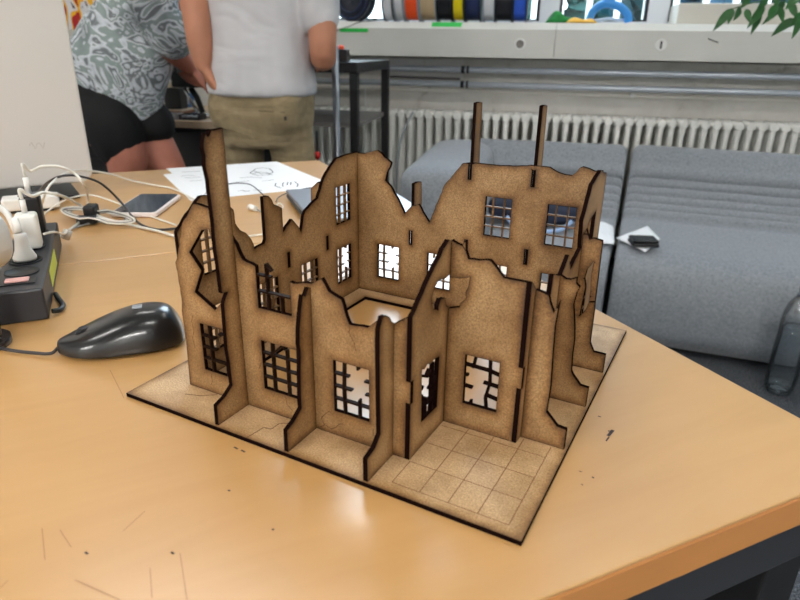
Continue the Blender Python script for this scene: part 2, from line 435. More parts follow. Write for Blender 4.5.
def work_table(v0, v1, label):
    t = thing('work_table', label, 'table', TC, TA)
    L = 1.62
    MB().box(-L, -0.002, v0 + 0.0015, v1 - 0.0015, 0.7475, 0.75).build('tabletop', TM, t, 0.0008)
    MB().box(-L, -0.002, v0 + 0.0015, v1 - 0.0015, 0.7225, 0.7474).build('edge_band', EDGE, t, 0.002)
    f = MB(); z0, z1 = 0.672, 0.7222
    f.box(-L + .02, -0.02, v0 + .014, v0 + .044, z0, z1).box(-L + .02, -0.02, v1 - .044, v1 - .014, z0, z1)
    f.box(-L + .02, -L + .05, v0 + .044, v1 - .044, z0, z1).box(-0.05, -0.02, v0 + .044, v1 - .044, z0, z1)
    f.build('frame', STEEL, t, 0.002)
    for x in (-L + .022, -0.062):
        for y in (v0 + .016, v1 - .056):
            MB().box(x, x + .04, y, y + .04, 0.0, z0).build('leg', BLACKM, t, 0.002)
work_table(0.0, 0.6145, 'orange-tan work table in the foreground carrying the ruin model and the mouse')
work_table(0.6145, 1.19, 'second tan work table behind, pushed against the front one, under the drawings and phone')
# a few ink marks and scratches on the front table
def stroke(mb, pts, w_, z):
    P = [flat(x, y, z) for x, y in pts]
    for a, b_ in zip(P[:-1], P[1:]):
        d = (b_ - a); n = Vector((-d.y, d.x, 0)).normalized() * w_ / 2
        mb.add([a - n, b_ - n, b_ + n, a + n], [(0, 1, 2, 3)])
def table_mark(name, pts, w_, m):
    mk = MB(); stroke(mk, pts, w_, 0.7503); o = mk.build(name, m, None, recalc=False)
    o.parent = bpy.data.objects['work_table']
    o.matrix_parent_inverse = Matrix.LocRotScale(TC, Matrix.Rotation(TA, 3, 'Z'), None).inverted()
INKS = mat('ink', (66, 52, 52), 0.6); SCR = mat('scratch', (160, 120, 84), 0.5)
for pts, w_ in (([(608, 436), (613, 430)], .0022), ([(608, 431), (614, 431)], .0012), ([(606, 441), (609, 437)], .001), ([(598, 416), (601, 417)], .0012), ([(592, 477), (594, 478)], .0014),
                ([(579, 471), (582, 472)], .0008), ([(581, 484), (583, 485)], .0008), ([(234, 447), (238, 449)], .0012), ([(241, 450), (245, 452)], .0012), ([(228, 490), (230, 491)], .0012),
                ([(272, 529), (274, 530)], .0012), ([(85, 552), (88, 554)], .0012), ([(171, 552), (174, 554)], .0012)):
    table_mark('ink_spot', pts, w_, INKS)
for pts in ([(123, 531), (145, 511)], [(60, 530), (71, 547)], [(42, 528), (45, 560)], [(75, 580), (120, 600)], [(180, 553), (187, 600)], [(150, 568), (152, 598)], [(0, 588), (8, 580)], [(110, 370), (124, 398)]):
    table_mark('scratch', pts, .0004, SCR)

# ================================================================== LASER-CUT RUIN MODEL (millimetres, z = 0 on top of its base board)
MDF = mdf_material('fibreboard', (120, 92, 60), (166, 135, 96))
MDF_GLARE = mdf_material('glare_fibreboard', (152, 122, 86), (202, 172, 134))  # same board as the walls; paler colour paints in glare from above
TZ = 0.753
ruin = thing('ruin_model', 'laser-cut brown fibreboard model of a ruined building standing on its square base board', 'model building',
             (0.0099, 0.2600, TZ), -math.radians(15.998))

def inside(p, poly):
    c = False; n = len(poly); x, y = p
    for i in range(n):
        x1, y1 = poly[i]; x2, y2 = poly[(i + 1) % n]
        if (y1 > y) != (y2 > y) and x < (x2 - x1) * (y - y1) / (y2 - y1) + x1: c = not c
    return c
def edge_dist(p, polys):
    best = 1e9; x, y = p
    for poly in polys:
        for i in range(len(poly)):
            x1, y1 = poly[i]; x2, y2 = poly[(i + 1) % len(poly)]
            dx, dy = x2 - x1, y2 - y1; l = dx * dx + dy * dy
            t = 0 if l == 0 else max(0, min(1, ((x - x1) * dx + (y - y1) * dy) / l))
            d = (x - x1 - t * dx) ** 2 + (y - y1 - t * dy) ** 2
            if d < best: best = d
    return math.sqrt(best)
def ragged(poly, zmin=20):
    """break long burnt upper edges up a little"""
    out = []; n = len(poly)
    for i in range(n):
        a = poly[i]; b_ = poly[(i + 1) % n]; out.append(a)
        L = math.hypot(b_[0] - a[0], b_[1] - a[1])
        vert = abs(b_[0] - a[0]) < 0.6 or abs(b_[1] - a[1]) < 0.3
        if L > 6 and min(a[1], b_[1]) > zmin and not vert:
            k = int(L / 3.5)
            for j in range(1, k):
                t = j / k; nx, ny = -(b_[1] - a[1]) / L, (b_[0] - a[0]) / L; s = random.uniform(-.45, .45)
                out.append((a[0] + (b_[0] - a[0]) * t + nx * s, a[1] + (b_[1] - a[1]) * t + ny * s))
    return out
def sheet(name, outline, holes, plane, pos, parent, step=3.2, thick=3.0, label=None):
    """plane 'y': (x, z) outline, front at y = pos, back at pos + 3.  'x': (y, z) outline, right face at x = pos.  'z': (x, y) outline, top at z = pos."""
    polys = [outline] + holes
    V = []; E = []
    for poly in polys:
        # keep corner points plus points every few mm so the char line follows the edge
        pts = []
        for i in range(len(poly)):
            a = poly[i]; b_ = poly[(i + 1) % len(poly)]; L = math.hypot(b_[0] - a[0], b_[1] - a[1]); k = max(1, int(L / 4))
            for j in range(k): pts.append((a[0] + (b_[0] - a[0]) * j / k, a[1] + (b_[1] - a[1]) * j / k))
        o = len(V); V += pts; E += [(o + i, o + (i + 1) % len(pts)) for i in range(len(pts))]
    nb = len(V)
    xs = [p[0] for p in outline]; ys = [p[1] for p in outline]
    # an inner row 1 mm inside every edge, then a grid
    for poly in polys:
        for i in range(len(poly)):
            a = poly[i]; b_ = poly[(i + 1) % len(poly)]; L = math.hypot(b_[0] - a[0], b_[1] - a[1])
            if L < .5: continue
            k = max(1, int(L / 3)); nx, ny = -(b_[1] - a[1]) / L, (b_[0] - a[0]) / L
            for j in range(k):
                t = (j + .5) / k
                for s in (1, -1):
                    p = (a[0] + (b_[0] - a[0]) * t + nx * s * .9, a[1] + (b_[1] - a[1]) * t + ny * s * .9)
                    if inside(p, outline) and not any(inside(p, h) for h in holes) and edge_dist(p, polys) > .8: V.append(p)
    y = min(ys) + step / 2; row = 0
    while y < max(ys):
        x = min(xs) + (step / 2 if row % 2 else 0)
        while x < max(xs):
            p = (x, y)
            if inside(p, outline) and not any(inside(p, h) for h in holes) and edge_dist(p, polys) > 1.9: V.append(p)
            x += step
        y += step; row += 1
    r = delaunay_2d_cdt([Vector(p) for p in V], E, [], 0, 1e-4)
    vs, fs = r[0], r[2]
    tris = []
    for f in fs:
        c = (sum(vs[i].x for i in f) / len(f), sum(vs[i].y for i in f) / len(f))
        if inside(c, outline) and not any(inside(c, h) for h in holes): tris.append(tuple(f))
    d = [edge_dist((p.x, p.y), polys) for p in vs]
    def P(u, w_, t):
        if plane == 'y': q = (u, pos + t, w_)
        elif plane == 'x': q = (pos - t, u, w_)
        else: q = (u, w_, pos - t)
        return Vector(q) * 0.001
    n = len(vs); verts = [P(p.x, p.y, 0) for p in vs] + [P(p.x, p.y, thick) for p in vs]
    cnt = {}
    for f in tris:
        for k in range(len(f)):
            a, b_ = f[k], f[(k + 1) % len(f)]; cnt[(a, b_)] = 1
    side = [(a, b_, n + b_, n + a) for (a, b_) in cnt if (b_, a) not in cnt]
    # side faces get their own vertices (edge = 0)
    faces = list(tris) + [tuple(n + i for i in reversed(f)) for f in tris]
    att = d + d
    for q in side:
        o = len(verts); verts += [verts[i] for i in q]; att += [0.0] * 4; faces.append((o, o + 1, o + 2, o + 3))
    me = bpy.data.meshes.new(name); me.from_pydata(verts, [], faces); me.update()
    at_ = me.attributes.new('edge', 'FLOAT', 'POINT'); at_.data.foreach_set('value', att)
    # orientation: front normals towards the viewer side
    nrm = {'y': Vector((0, -1, 0)), 'x': Vector((1, 0, 0)), 'z': Vector((0, 0, 1))}[plane]
    if me.polygons and me.polygons[0].normal.dot(nrm) < 0: me.flip_normals()
    me.materials.append(MDF)
    o = bpy.data.objects.new(name, me); COL.objects.link(o); o.parent = parent
    if label: o['label'] = label
    return o

def bars(name, segs, plane, pos, parent, w_=1.25, val=0.55):  # lower val on the front walls paints their shade in over the char
    """lattice of thin charred bars; segs in sheet coordinates"""
    mb = MB(); 
    for k, (a, b_) in enumerate(segs):
        a = Vector(a); b_ = Vector(b_); L = (b_ - a).length
        if L < 0.2: continue
        nn = Vector((-(b_ - a).y, (b_ - a).x)) / L * w_ / 2
        q = [a - nn, b_ - nn, b_ + nn, a + nn]; e = 0.02 + 0.012 * (k % 4)
        def P(p, t):
            if plane == 'y': r = (p.x, pos + t, p.y)
            else: r = (pos - t, p.x, p.y)
            return Vector(r) * 0.001
        mb.add([P(p, e) for p in q] + [P(p, 3 - e) for p in q], [(0, 1, 2, 3), (7, 6, 5, 4), (0, 4, 5, 1), (1, 5, 6, 2), (2, 6, 7, 3), (3, 7, 4, 0)])
    o = mb.build(name, MDF, parent)
    at_ = o.data.attributes.new('edge', 'FLOAT', 'POINT')
    vals = []
    n = len(o.data.vertices)
    at_.data.foreach_set('value', [val] * n)
    return o

def lattice(x0, x1, z0, z1, kind='full', flip=False):
    W = x1 - x0; H = z1 - z0
    def q(u, v): 
        if flip: u = 1 - u
        return (x0 + W * u, z0 + H * v)
    e = .03; a, b_ = .29, .71
    if kind == 'full': S = [((a, 0), (a, 1)), ((b_, 0), (b_, 1))] + [((0, v), (1, v)) for v in (.25, .5, .75)]
    elif kind == 'open':       # top broken away
        S = [((a, 0), (a, .93)), ((b_, 0), (b_, .35)), ((0, .35), (1, .35)), ((0, .68), (.42, .68)), ((a, .93), (.45, .80))]
    elif kind == 'hook': S = [((a, 0), (a, 1)), ((b_, 0), (b_, .93)), ((b_ - .03, .93), (b_ - .12, 1)), ((a, .77), (.55, .97))] + [((0, v), (1, v)) for v in (.25, .5, .75)]
    elif kind == 'broken':
        S = [((a, 0), (a - .03, .5)), ((a - .03, .5), (a, 1)), ((b_, 0), (b_, .36)), ((0, .25), (1, .25)), ((0, .5), (.5, .5)), ((0, .75), (.42, .75)),
             ((1, .5), (.88, .5)), ((1, .75), (.86, .75)), ((b_ - .04, 1), (b_ - .03, .93))]
    elif kind == 'ruined':      # recess front window
        S = [((a, 1), (a - .06, .76)), ((b_, 1), (b_ + .03, .52)), ((b_ + .03, .52), (b_ - .07, .22)), ((b_ - .07, .22), (b_ - .02, 0)), ((0, .80), (b_, .78)), ((b_, .78), (1, .74)),
             ((0, .58), (.1, .59)), ((0, .36), (.24, .35)), ((.56, .52), (1, .50)), ((.62, .28), (1, .24)), ((.22, 0), (.22, .08))]
    elif kind == 'left':
        S = [((a, 0), (a, 1)), ((b_ + .1, 0), (b_ + .1, .3)), ((0, .25), (1, .25)), ((0, .5), (.48, .5)), ((0, .75), (.48, .75)), ((.62, .88), (.7, .85))]
    return [(q(*p), q(*r)) for p, r in S]
def rect(x0, x1, z0, z1): return [(x0, z0), (x1, z0), (x1, z1), (x0, z1)]

# base board with the floor cut out of its middle
B_OUT = [(-300, 0), (0, 0), (0, 300), (-300, 300)]
B_CUT = [(-248, 53), (-101, 53), (-101, 101), (-50, 101), (-50, 249), (-248, 249)]
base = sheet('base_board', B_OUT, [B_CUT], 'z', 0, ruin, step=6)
base.data.materials[0] = MDF_GLARE
ENG = mat('engraved_line', (116, 76, 44), 0.8)
CRACK = mat('burnt_crack', (84, 54, 32), 0.8)
def surface_lines(name, lines, plane, pos, parent, w_=0.5, m=None):
    mb = MB()
    for k, pts in enumerate(lines):
        for a, b_ in zip(pts[:-1], pts[1:]):
            a = Vector(a); b_ = Vector(b_); L = (b_ - a).length
            nn = Vector((-(b_ - a).y, (b_ - a).x)) / L * w_ / 2
            e = 0.06 + 0.01 * (k % 2)
            def P(p):
                r = {'y': (p.x, pos - e, p.y), 'x': (pos + e, p.x, p.y), 'z': (p.x, p.y, pos + e)}[plane]
                return Vector(r) * 0.001
            mb.add([P(a - nn), P(b_ - nn), P(b_ + nn), P(a + nn)], [(0, 1, 2, 3)])
    return mb.build(name, m or ENG, parent, recalc=False)
T = []
for i in range(5): T.append([(-81.9 + 18 * i, 8.4), (-81.9 + 18 * i, 31.5 if i == 0 else (81.5 if i < 3 else 89))])
for j in range(4): T.append([(-81.9 + (0.5 if j > 1 else 0), 8.4 + 22.75 * j), (-9.9, 8.4 + 22.75 * j)])
surface_lines('tile_engraving', T, 'z', 0, base, 0.55)
surface_lines('tile_engraving', [[(-186, 0.5), (-184, 15), (-178.5, 16), (-178, 24), (-168, 31)], [(-262, 20), (-250, 24), (-241, 31)]], 'z', 0, base, 0.7, CRACK)

# facade --------------------------------------------------------------
fac = [(-269, 0), (-267.2, 37.9), (-267.7, 59.6), (-266.3, 71.0), (-267.8, 96.8), (-264.8, 103.2), (-261.0, 114.4), (-257.3, 125.4), (-244.4, 141.3), (-231.1, 140.0),
       (-221.2, 130.6), (-210.8, 119.3), (-206.0, 109.7), (-195.6, 106.9), (-195.6, 78.5), (-168.8, 78.5), (-168.8, 101.7), (-165.9, 101.1), (-158.2, 103.2), (-152.2, 103.7),
       (-144.6, 108.4), (-139.8, 101.0), (-130.6, 97.7), (-125.3, 82.7), (-112.6, 83.6), (-104.5, 91.3), (-99.1, 86.8), (-95.5, 89.5), (-86, 96.5), (-86, 55), (-83, 55), (-83, 40), (-86, 40), (-86, 0)]
dia = [(-239.5, 123.9), (-233.1, 125.5), (-230.3, 113.8), (-228.1, 110.7), (-221.1, 106.1), (-220.6, 87.8), (-224.3, 78.3), (-229.2, 74.3), (-235.0, 68.2), (-252.2, 78.0), (-243.6, 95.4), (-253.0, 106.6)]
wA = (-251, -224.5, 18, 54.5); wB = (-195.6, -166.8, 18.3, 54.8); wC = (-137.8, -111.8, 18.6, 55.2)
ref = ragged(fac)
f1 = sheet('facade_wall', ref, [dia, rect(*wA), rect(*wB), rect(*wC)], 'y', 32, ruin)
bars('window_grid', lattice(*wA, 'left'), 'y', 32, f1, 1.3, 0.14)
bars('window_grid', lattice(*wB, 'hook'), 'y', 32, f1, 1.3, 0.14)
bars('window_grid', lattice(*wC, 'broken'), 'y', 32, f1, 1.3, 0.14)
bars('window_grid', lattice(-195.6, -168.8, 78.5, 112, 'open'), 'y', 32, f1, 1.3, 0.14)
for cr in ([[(-124.8, 82.5), (-125.6, 77), (-122, 71), (-121, 66)], [(-147, 12), (-149, 9), (-146, 5), (-141, 3.5), (-137, 6), (-135, 9), (-131.5, 10.5)], [(-142, 17), (-145, 14), (-149, 9)],
    [(-150, 2), (-146, 5)], [(-109, 14), (-108.6, 10), (-106, 7), (-101, 3)], [(-178, 17), (-177, 11), (-172, 7)], [(-257, 60), (-259, 54), (-258, 47), (-260, 41), (-259, 33)],
    [(-246, 15), (-245, 10), (-247, 6)], [(-197, 38), (-199, 33)]]): surface_lines('burnt_crack', [cr], 'y', 32, f1, 0.45, CRACK)

# recess walls --------------------------------------------------------
side_w = [(32, 0), (32, 40), (35, 40), (35, 55), (32, 55), (32, 97), (35.6, 99), (47.6, 109.5), (56.3, 116), (67.9, 123.4), (70.4, 126.2), (78.7, 130), (82, 128), (82, 0)]
side_hole = [(81.9, 106.5), (75, 106.2), (70.8, 107.2), (65.1, 107.6), (59.8, 104.9), (56.8, 100.2), (57.8, 96.0), (60.2, 91.2), (66.8, 88.1), (66.6, 90.8), (69.9, 94.9), (76.7, 93), (77.9, 87.4), (81.9, 84.5)]
sw = side_w[:-2] + [(82, 128), (82, 106.5)] + side_hole[1:] + [(82, 84.5), (82, 0)]
f2 = sheet('porch_side_wall', ragged(sw, 60), [[(46.3, 56.9), (50, 55.2), (54, 57.2), (58.1, 54.8), (63.9, 56), (71, 54.5), (70.3, 17.8), (47.6, 18.8)]], 'x', -83, ruin)
bars('window_grid', [((47, 52), (56, 47)), ((56, 47), (60, 50.5)), ((70, 40), (60, 36)), ((48, 33), (48.6, 38)), ((54, 18), (54.5, 33)), ((47.5, 30), (54, 30)), ((70, 29), (54, 27.5)), ((63.5, 18), (63.6, 54)), ((47.6, 42), (50, 43.5))], 'x', -83, f2, 1.5, 0.12)
rec = [(-86, 0), (-86, 128), (-83.1, 128.9), (-75.7, 126.4), (-75.0, 129.4), (-73.7, 129.4), (-73.3, 123.7), (-71.4, 118.9), (-57.4, 120.4), (-48.2, 111.0), (-34.0, 111.0), (-34, 55), (-31, 55), (-31, 40), (-34, 40), (-34, 0)]
rech = [(-83.0, 105.0), (-76.6, 105.3), (-69.7, 107.5), (-70.3, 101.3), (-72.1, 97.0), (-71.5, 93.1), (-75.0, 89.0), (-75.5, 86.5), (-83.0, 84)]
rec2 = rec[:1] + [(-86, 84), (-83, 84)] + list(reversed(rech[:-1]))[0:] + [(-86, 105)] + rec[1:]
wR = (-69.5, -46.2, 18.8, 54.5)
f3 = sheet('porch_back_wall', ragged([(-83, 0), (-83, 84)] + list(reversed(rech[:-1])) + [(-83, 128)] + rec[2:], 60), [rect(*wR)], 'y', 82, ruin)
bars('window_grid', lattice(*wR, 'ruined'), 'y', 82, f3, 1.5, 0.12)

# outer right wall ----------------------------------------------------
rw = [(82, 0), (82, 40), (85, 40), (85, 55), (82, 55), (82, 112), (92, 104.5), (113, 94.0), (129.1, 87.0), (131.5, 100.7), (144.0, 96.4), (154.3, 93.7), (169.6, 103.6), (179.1, 90), (206.9, 98.4),
      (201.2, 121.3), (208.0, 128.4), (218.3, 144.4), (245.0, 151), (261.7, 146), (269, 145), (269, 0)]
f4 = sheet('right_wall', ragged(rw), [rect(107, 131, 18, 54), rect(166, 190, 18, 54), rect(224, 248, 18, 54), [(218.1, 100.5), (219, 108.5), (226, 116), (245.5, 119.1), (246, 96.9), (234.4, 94.2)]], 'x', -31, ruin)
for y in (107, 166, 224): bars('window_grid', lattice(y, y + 24, 18, 54, 'full'), 'x', -31, f4)

# back wall -----------------------------------------------------------
bk = [(-269, 0), (-269, 141.5), (-264.3, 140.8), (-258.1, 140.7), (-251.7, 142.9), (-244.1, 145.2), (-239.1, 142.4), (-236.6, 139.5), (-233.0, 137.7), (-228.6, 134.9), (-229.9, 130.6), (-232.9, 126.0),
      (-235.1, 117.2), (-229.1, 112.4), (-222.8, 103.5), (-213.6, 87.6), (-205.9, 96.4), (-198.5, 98.8), (-186.8, 82.9), (-180.7, 99.7), (-172.3, 120.3), (-156.1, 141.0), (-144.2, 142.7),
      (-121.0, 142.6), (-90.1, 145.6), (-77.2, 145.5), (-71.9, 142.9), (-64.1, 140.8), (-57.9, 140.6), (-52.5, 147.3), (-50.3, 148.7), (-40.2, 145.9), (-34, 147.0), (-34, 0)]
lowc = (-231.4, -175.2, -119.0, -62.8)
low = [(c - 12.1, c + 12.1, 17.4, 52.2) for c in lowc]; up = [(c - 12.1, c + 12.1, 78.8, 114.3) for c in (-119.4, -62.8)]
slots = [rect(c - 1.6, c + 1.6, z, z + 14) for c in (-206.3, -148.2, -90.2) for z in ((57.5,) if c < -200 else (57.5, 127.5))]
slots = [s for s in slots if not (s[0][0] < -140 and s[0][0] > -160 and s[0][1] < 100)] + [rect(-149.8, -146.6, 57.5, 71.5)]
bk = [(x, z) for x, z in bk]
f5 = sheet('back_wall', ragged(bk), [rect(*r) for r in low + up] + slots, 'y', 266, ruin)
bars('window_grid', lattice(*low[0], 'broken'), 'y', 266, f5, 1.1)
bars('window_grid', [((-187, 40), (-183, 40.6)), ((-187, 30), (-183, 30)), ((-181, 52), (-181, 48)), ((-163, 35), (-168, 35)), ((-163, 26), (-187, 26)), ((-170, 17), (-170, 30))], 'y', 266, f5, 1.1)
for r in low[2:] + up: bars('window_grid', lattice(*r, 'full'), 'y', 266, f5, 1.1, 0.72)

# left wall -----------------------------------------------------------
lf = [(35, 0), (35, 118), (46, 128), (60, 138), (74, 136), (85.1, 127), (90.8, 121.9), (91.6, 110.9), (96.3, 104.3), (101.7, 101.3), (107.8, 94.1), (110.5, 85.7), (122.6, 87.0), (124.5, 90), (124.6, 125), (131.2, 124.6), (135.1, 121.0), (137.2, 116.4),
      (147.4, 111.2), (147.3, 90.6), (152.0, 94.2), (159.9, 98.9), (168.3, 90.3), (171.5, 84.1), (176.2, 98.4), (179.3, 102.2), (188.5, 106.1), (198.4, 109.4), (209.7, 126.5), (220.3, 135.0),
      (229.6, 140.8), (246.5, 141.7), (266, 141.6), (266, 0)]
lwl = [(55.5, 79.5, 18, 54), (112.5, 136.5, 18, 54), (170, 194, 18, 54), (227.5, 251, 17.5, 53)]
lwu = [(55.5, 79.5, 80.5, 115), (227, 250.8, 78, 113.7)]
f6 = sheet('left_wall', ragged(lf), [rect(*r) for r in lwl + lwu] + [rect(y - 1.6, y + 1.6, 57.5, 71) for y in (94, 152.7, 211)], 'x', -266, ruin)
for r, k in zip(lwl + lwu, ('full', 'full', 'full', 'broken', 'full', 'full')): bars('window_grid', lattice(*r, k), 'x', -266, f6, 1.1)

# buttresses ----------------------------------------------------------
foot = [(0, 0), (0.3, 16), (9.5, 17.6), (16.8, 24)]
b1 = [(2, 0), (2.5, 15), (10.9, 17.6), (18.3, 22.5), (18.0, 38.7), (17.1, 50.3), (17.6, 68.3), (18.1, 82.3), (19.9, 85.8), (22.5, 89.3), (17.3, 90.1), (16.8, 109.8), (16.0, 119.8), (16.5, 138.7), (15.8, 157.2),
      (16.0, 161.9), (14.5, 171.2), (15.3, 176.6), (14.5, 181.8), (15.5, 186.2), (17.2, 189.7), (18.7, 187.4), (20.1, 188.0), (22, 190.9), (23.6, 190.4), (31.4, 191.1), (31.7, 169.5), (32, 142.6), (32, 0)]
sheet('buttress', b1, [], 'x', -212, ruin, label='buttress with the tall broken pillar at the left')
sheet('buttress', [(1.5, 0), (1.8, 15.8), (8.9, 18.2), (17.1, 23.5), (17.0, 30.1), (17.9, 47.7), (19.2, 62.9), (18.4, 68.2), (19.2, 78.0), (22.2, 92.3), (24.3, 98.7), (26.6, 96.9), (30.0, 101.7), (32, 100.5), (32, 0)], [], 'x', -153, ruin)
sheet('buttress', [(1.5, 0), (1.3, 16.3), (10.0, 18.5), (16.4, 24.3), (15.7, 48.6), (15.0, 87.4), (15.5, 93.3), (18.8, 99.5), (22.7, 98.9), (26.7, 96.2), (29.0, 92.8), (32, 90.5), (32, 0)], [], 'x', -94.5, ruin)
rb = [[(-2, 0), (-2, 15), (-8.1, 15.6), (-15.8, 23.7), (-15.1, 41.8), (-16.0, 61.3), (-16.5, 74.7), (-16.8, 82.6), (-15.8, 99.7), (-18.5, 92.0), (-21.1, 97.3), (-22.5, 102.1), (-30.6, 104.3), (-31, 89.9), (-31, 0)],
      [(-2, 0), (-1.8, 15.6), (-7.7, 16.0), (-13.6, 22.8), (-15.0, 25.2), (-15.8, 38.6), (-15.8, 50.3), (-17.1, 61.4), (-19.5, 75.9), (-18.3, 84.9), (-16.7, 88.9), (-19.4, 91.2), (-19.5, 95.5), (-23.6, 93.3), (-26.7, 93.1), (-31, 95.3), (-31, 0)],
      [(-2, 0), (-2, 16), (-11.2, 16.3), (-14.8, 23.1), (-15.1, 52.5), (-15.5, 58.3), (-16.0, 92.8), (-16.2, 106.4), (-23.0, 107.6), (-25.8, 106.0), (-29.0, 114.0), (-31, 109.5), (-31, 0)]]
slit = [(-20.5, 89.5), (-24.5, 82.6), (-25.6, 75.2), (-24.0, 69.0), (-24.8, 56.5), (-25.5, 44.0), (-22.0, 49.3), (-19.8, 57.2), (-20.0, 66), (-21.2, 78)]
for k, (r, y) in enumerate(zip(rb, (90.5, 149, 207))): sheet('buttress', r, [slit] if k == 2 else [], 'y', y, ruin, label='buttress with a long slit torn through it' if k == 2 else None)
def back_b(top, x, w0=15.8):
    return [(269, 0), (269, top), (269 + w0 * .55, top + .4), (269 + w0, top - .5), (285.2, 100), (285.0, 24), (291, 18), (300 - 2, 16), (300 - 2, 0)]
sheet('buttress', back_b(193, 0, 13.5), [], 'x', -146.7, ruin, label='tall back buttress, the left one of two rising over the back wall')
sheet('buttress', back_b(193.5, 0, 13.5), [], 'x', -88.7, ruin, label='tall back buttress, the right one of two rising over the back wall')
sheet('buttress', back_b(117, 0, 14.5), [], 'x', -204.8, ruin)
for y, tp in ((94, 96), (152.7, 88), (211, 119)):
    sheet('buttress', [(-269, 0), (-269, tp), (-275, tp + 2), (-283, tp - 5), (-284.5, 24), (-291, 18), (-298, 16), (-298, 0)], [], 'y', y, ruin)

# ================================================================== SOFA (two modules)
def fabric():
    m = bpy.data.materials.new('sofa_fabric'); m.use_nodes = True; nt = m.node_tree; b = nt.nodes['Principled BSDF']
    tc = nt.nodes.new('ShaderNodeTexCoord'); ob = tc.outputs['Object']
    r = ramp(nt, [(0.3, srgb(112, 117, 124)), (0.7, srgb(146, 151, 158))])
    nt.links.new(noise(nt, ob, 120, 4, 0.7), r.inputs[0]); nt.links.new(r.outputs[0], b.inputs['Base Color'])
    b.inputs['Roughness'].default_value = 0.9; b.inputs['Sheen Weight'].default_value = 0.25; b.inputs['Specular IOR Level'].default_value = 0.2
    bp = nt.nodes.new('ShaderNodeBump'); bp.inputs['Strength'].default_value = 0.25; bp.inputs['Distance'].default_value = 0.002
    nt.links.new(noise(nt, ob, 700, 2), bp.inputs['Height']); nt.links.new(bp.outputs[0], b.inputs['Normal'])
    MAT['sofa_fabric'] = m; return m
FAB = fabric()
# side profile (depth from the front edge, height): five pinched seams low on the back
def groove_profile():
    P = [(0.0, 0.03), (-0.012, 0.10), (-0.014, 0.20), (-0.004, 0.262), (0.02, 0.30), (0.055, 0.325), (0.11, 0.338), (0.22, 0.345), (0.34, 0.352), (0.43, 0.362)]
    a = [(0.475, 0.370), (0.515, 0.386), (0.555, 0.406), (0.588, 0.432), (0.618, 0.461), (0.642, 0.492)]
    for i, p in enumerate(a):
        q = a[i + 1] if i + 1 < len(a) else (0.662, 0.535)
        dx, dz = q[0] - p[0], q[1] - p[1]; L = math.hypot(dx, dz); nx, nz = -dz / L, dx / L
        P.append((p[0] - nx * .005, p[1] - nz * .005))
        for t, h in ((.12, .0035), (.3, .009), (.55, .011), (.8, .009), (.93, .0035)): P.append((p[0] + dx * t + nx * h, p[1] + dz * t + nz * h))
    P += [(0.675, 0.552), (0.690, 0.580), (0.712, 0.602), (0.745, 0.612), (0.785, 0.606), (0.81, 0.580), (0.815, 0.50), (0.815, 0.03)]
    return P
PR = groove_profile()
def sofa_module(x0, x1, shear=0.0):
    mb = MB(); rings = []; r = 0.035
    xs = [0, .002, .006, .012, .02, .03, .05, .1] + [.1 + (x1 - x0 - .2) * k / 8 for k in range(1, 8)]
    xs += [x1 - x0 - t for t in (.1, .05, .03, .02, .012, .006, .002, 0)]
    for t in xs:
        e = min(t, x1 - x0 - t); s = 0 if e > r else r - math.sqrt(max(0, r * r - (r - e) ** 2))
        ring = []
        for (d, z) in PR:
            f = 1 - s / 0.5
            ring.append(Vector((x0 + t + shear * d * t / (x1 - x0), 0.42 + (d - 0.42) * (1 - s * 0.9), max(0.03, 0.2 + (z - 0.2) * f))))
        rings.append(ring)
    return mb.loft(rings)
left = thing('sofa_module', 'left grey fabric sofa module with a wrapped arm at its left end, under the radiator', 'sofa', (0, 2.10, 0), 0)
o = sofa_module(-0.30, 0.262, 0.135).build('seat_and_back', FAB, left)
# wrapped arm: rounded block running towards the room
arm = MB(); rings = []
for k in range(13):
    t = k / 12; d = 0.02 + 0.80 * t
    e = min(t, 1 - t) * 0.8; s = 0.05 * max(0, 1 - e / 0.06) ** 2
    top = 0.608 - 0.02 * (1 - t) - s
    ring = []
    w0, w1 = -0.50 + 0.02 * t, -0.20 + 0.02 * t
    r_ = 0.06
    pts = [(w0 + s, 0.03), (w0 + s, top - r_), (w0 + s + .018, top - .02), (w0 + s + r_, top), ((w0 + w1) / 2, top + 0.004), (w1 - s - r_, top - 0.004), (w1 - s - .018, top - .028), (w1 - s, top - r_ - .02), (w1 - s, 0.03)]
    rings.append([Vector((x, d, z)) for x, z in pts])
arm.loft(rings).build('arm', FAB, left, sub=2)
MB().box(-0.45, 0.25, 0.05, 0.78, 0.0, 0.0295).build('plinth', BLACK, left)
right = thing('sofa_module', 'right grey fabric sofa module with five pinched seams across its back', 'sofa', (0.285, 2.135, 0), math.radians(-8.0))
sofa_module(0.0, 1.15).build('seat_and_back', FAB, right)
MB().box(0.03, 1.12, 0.05, 0.78, 0.0, 0.0295).build('plinth', BLACK, right)

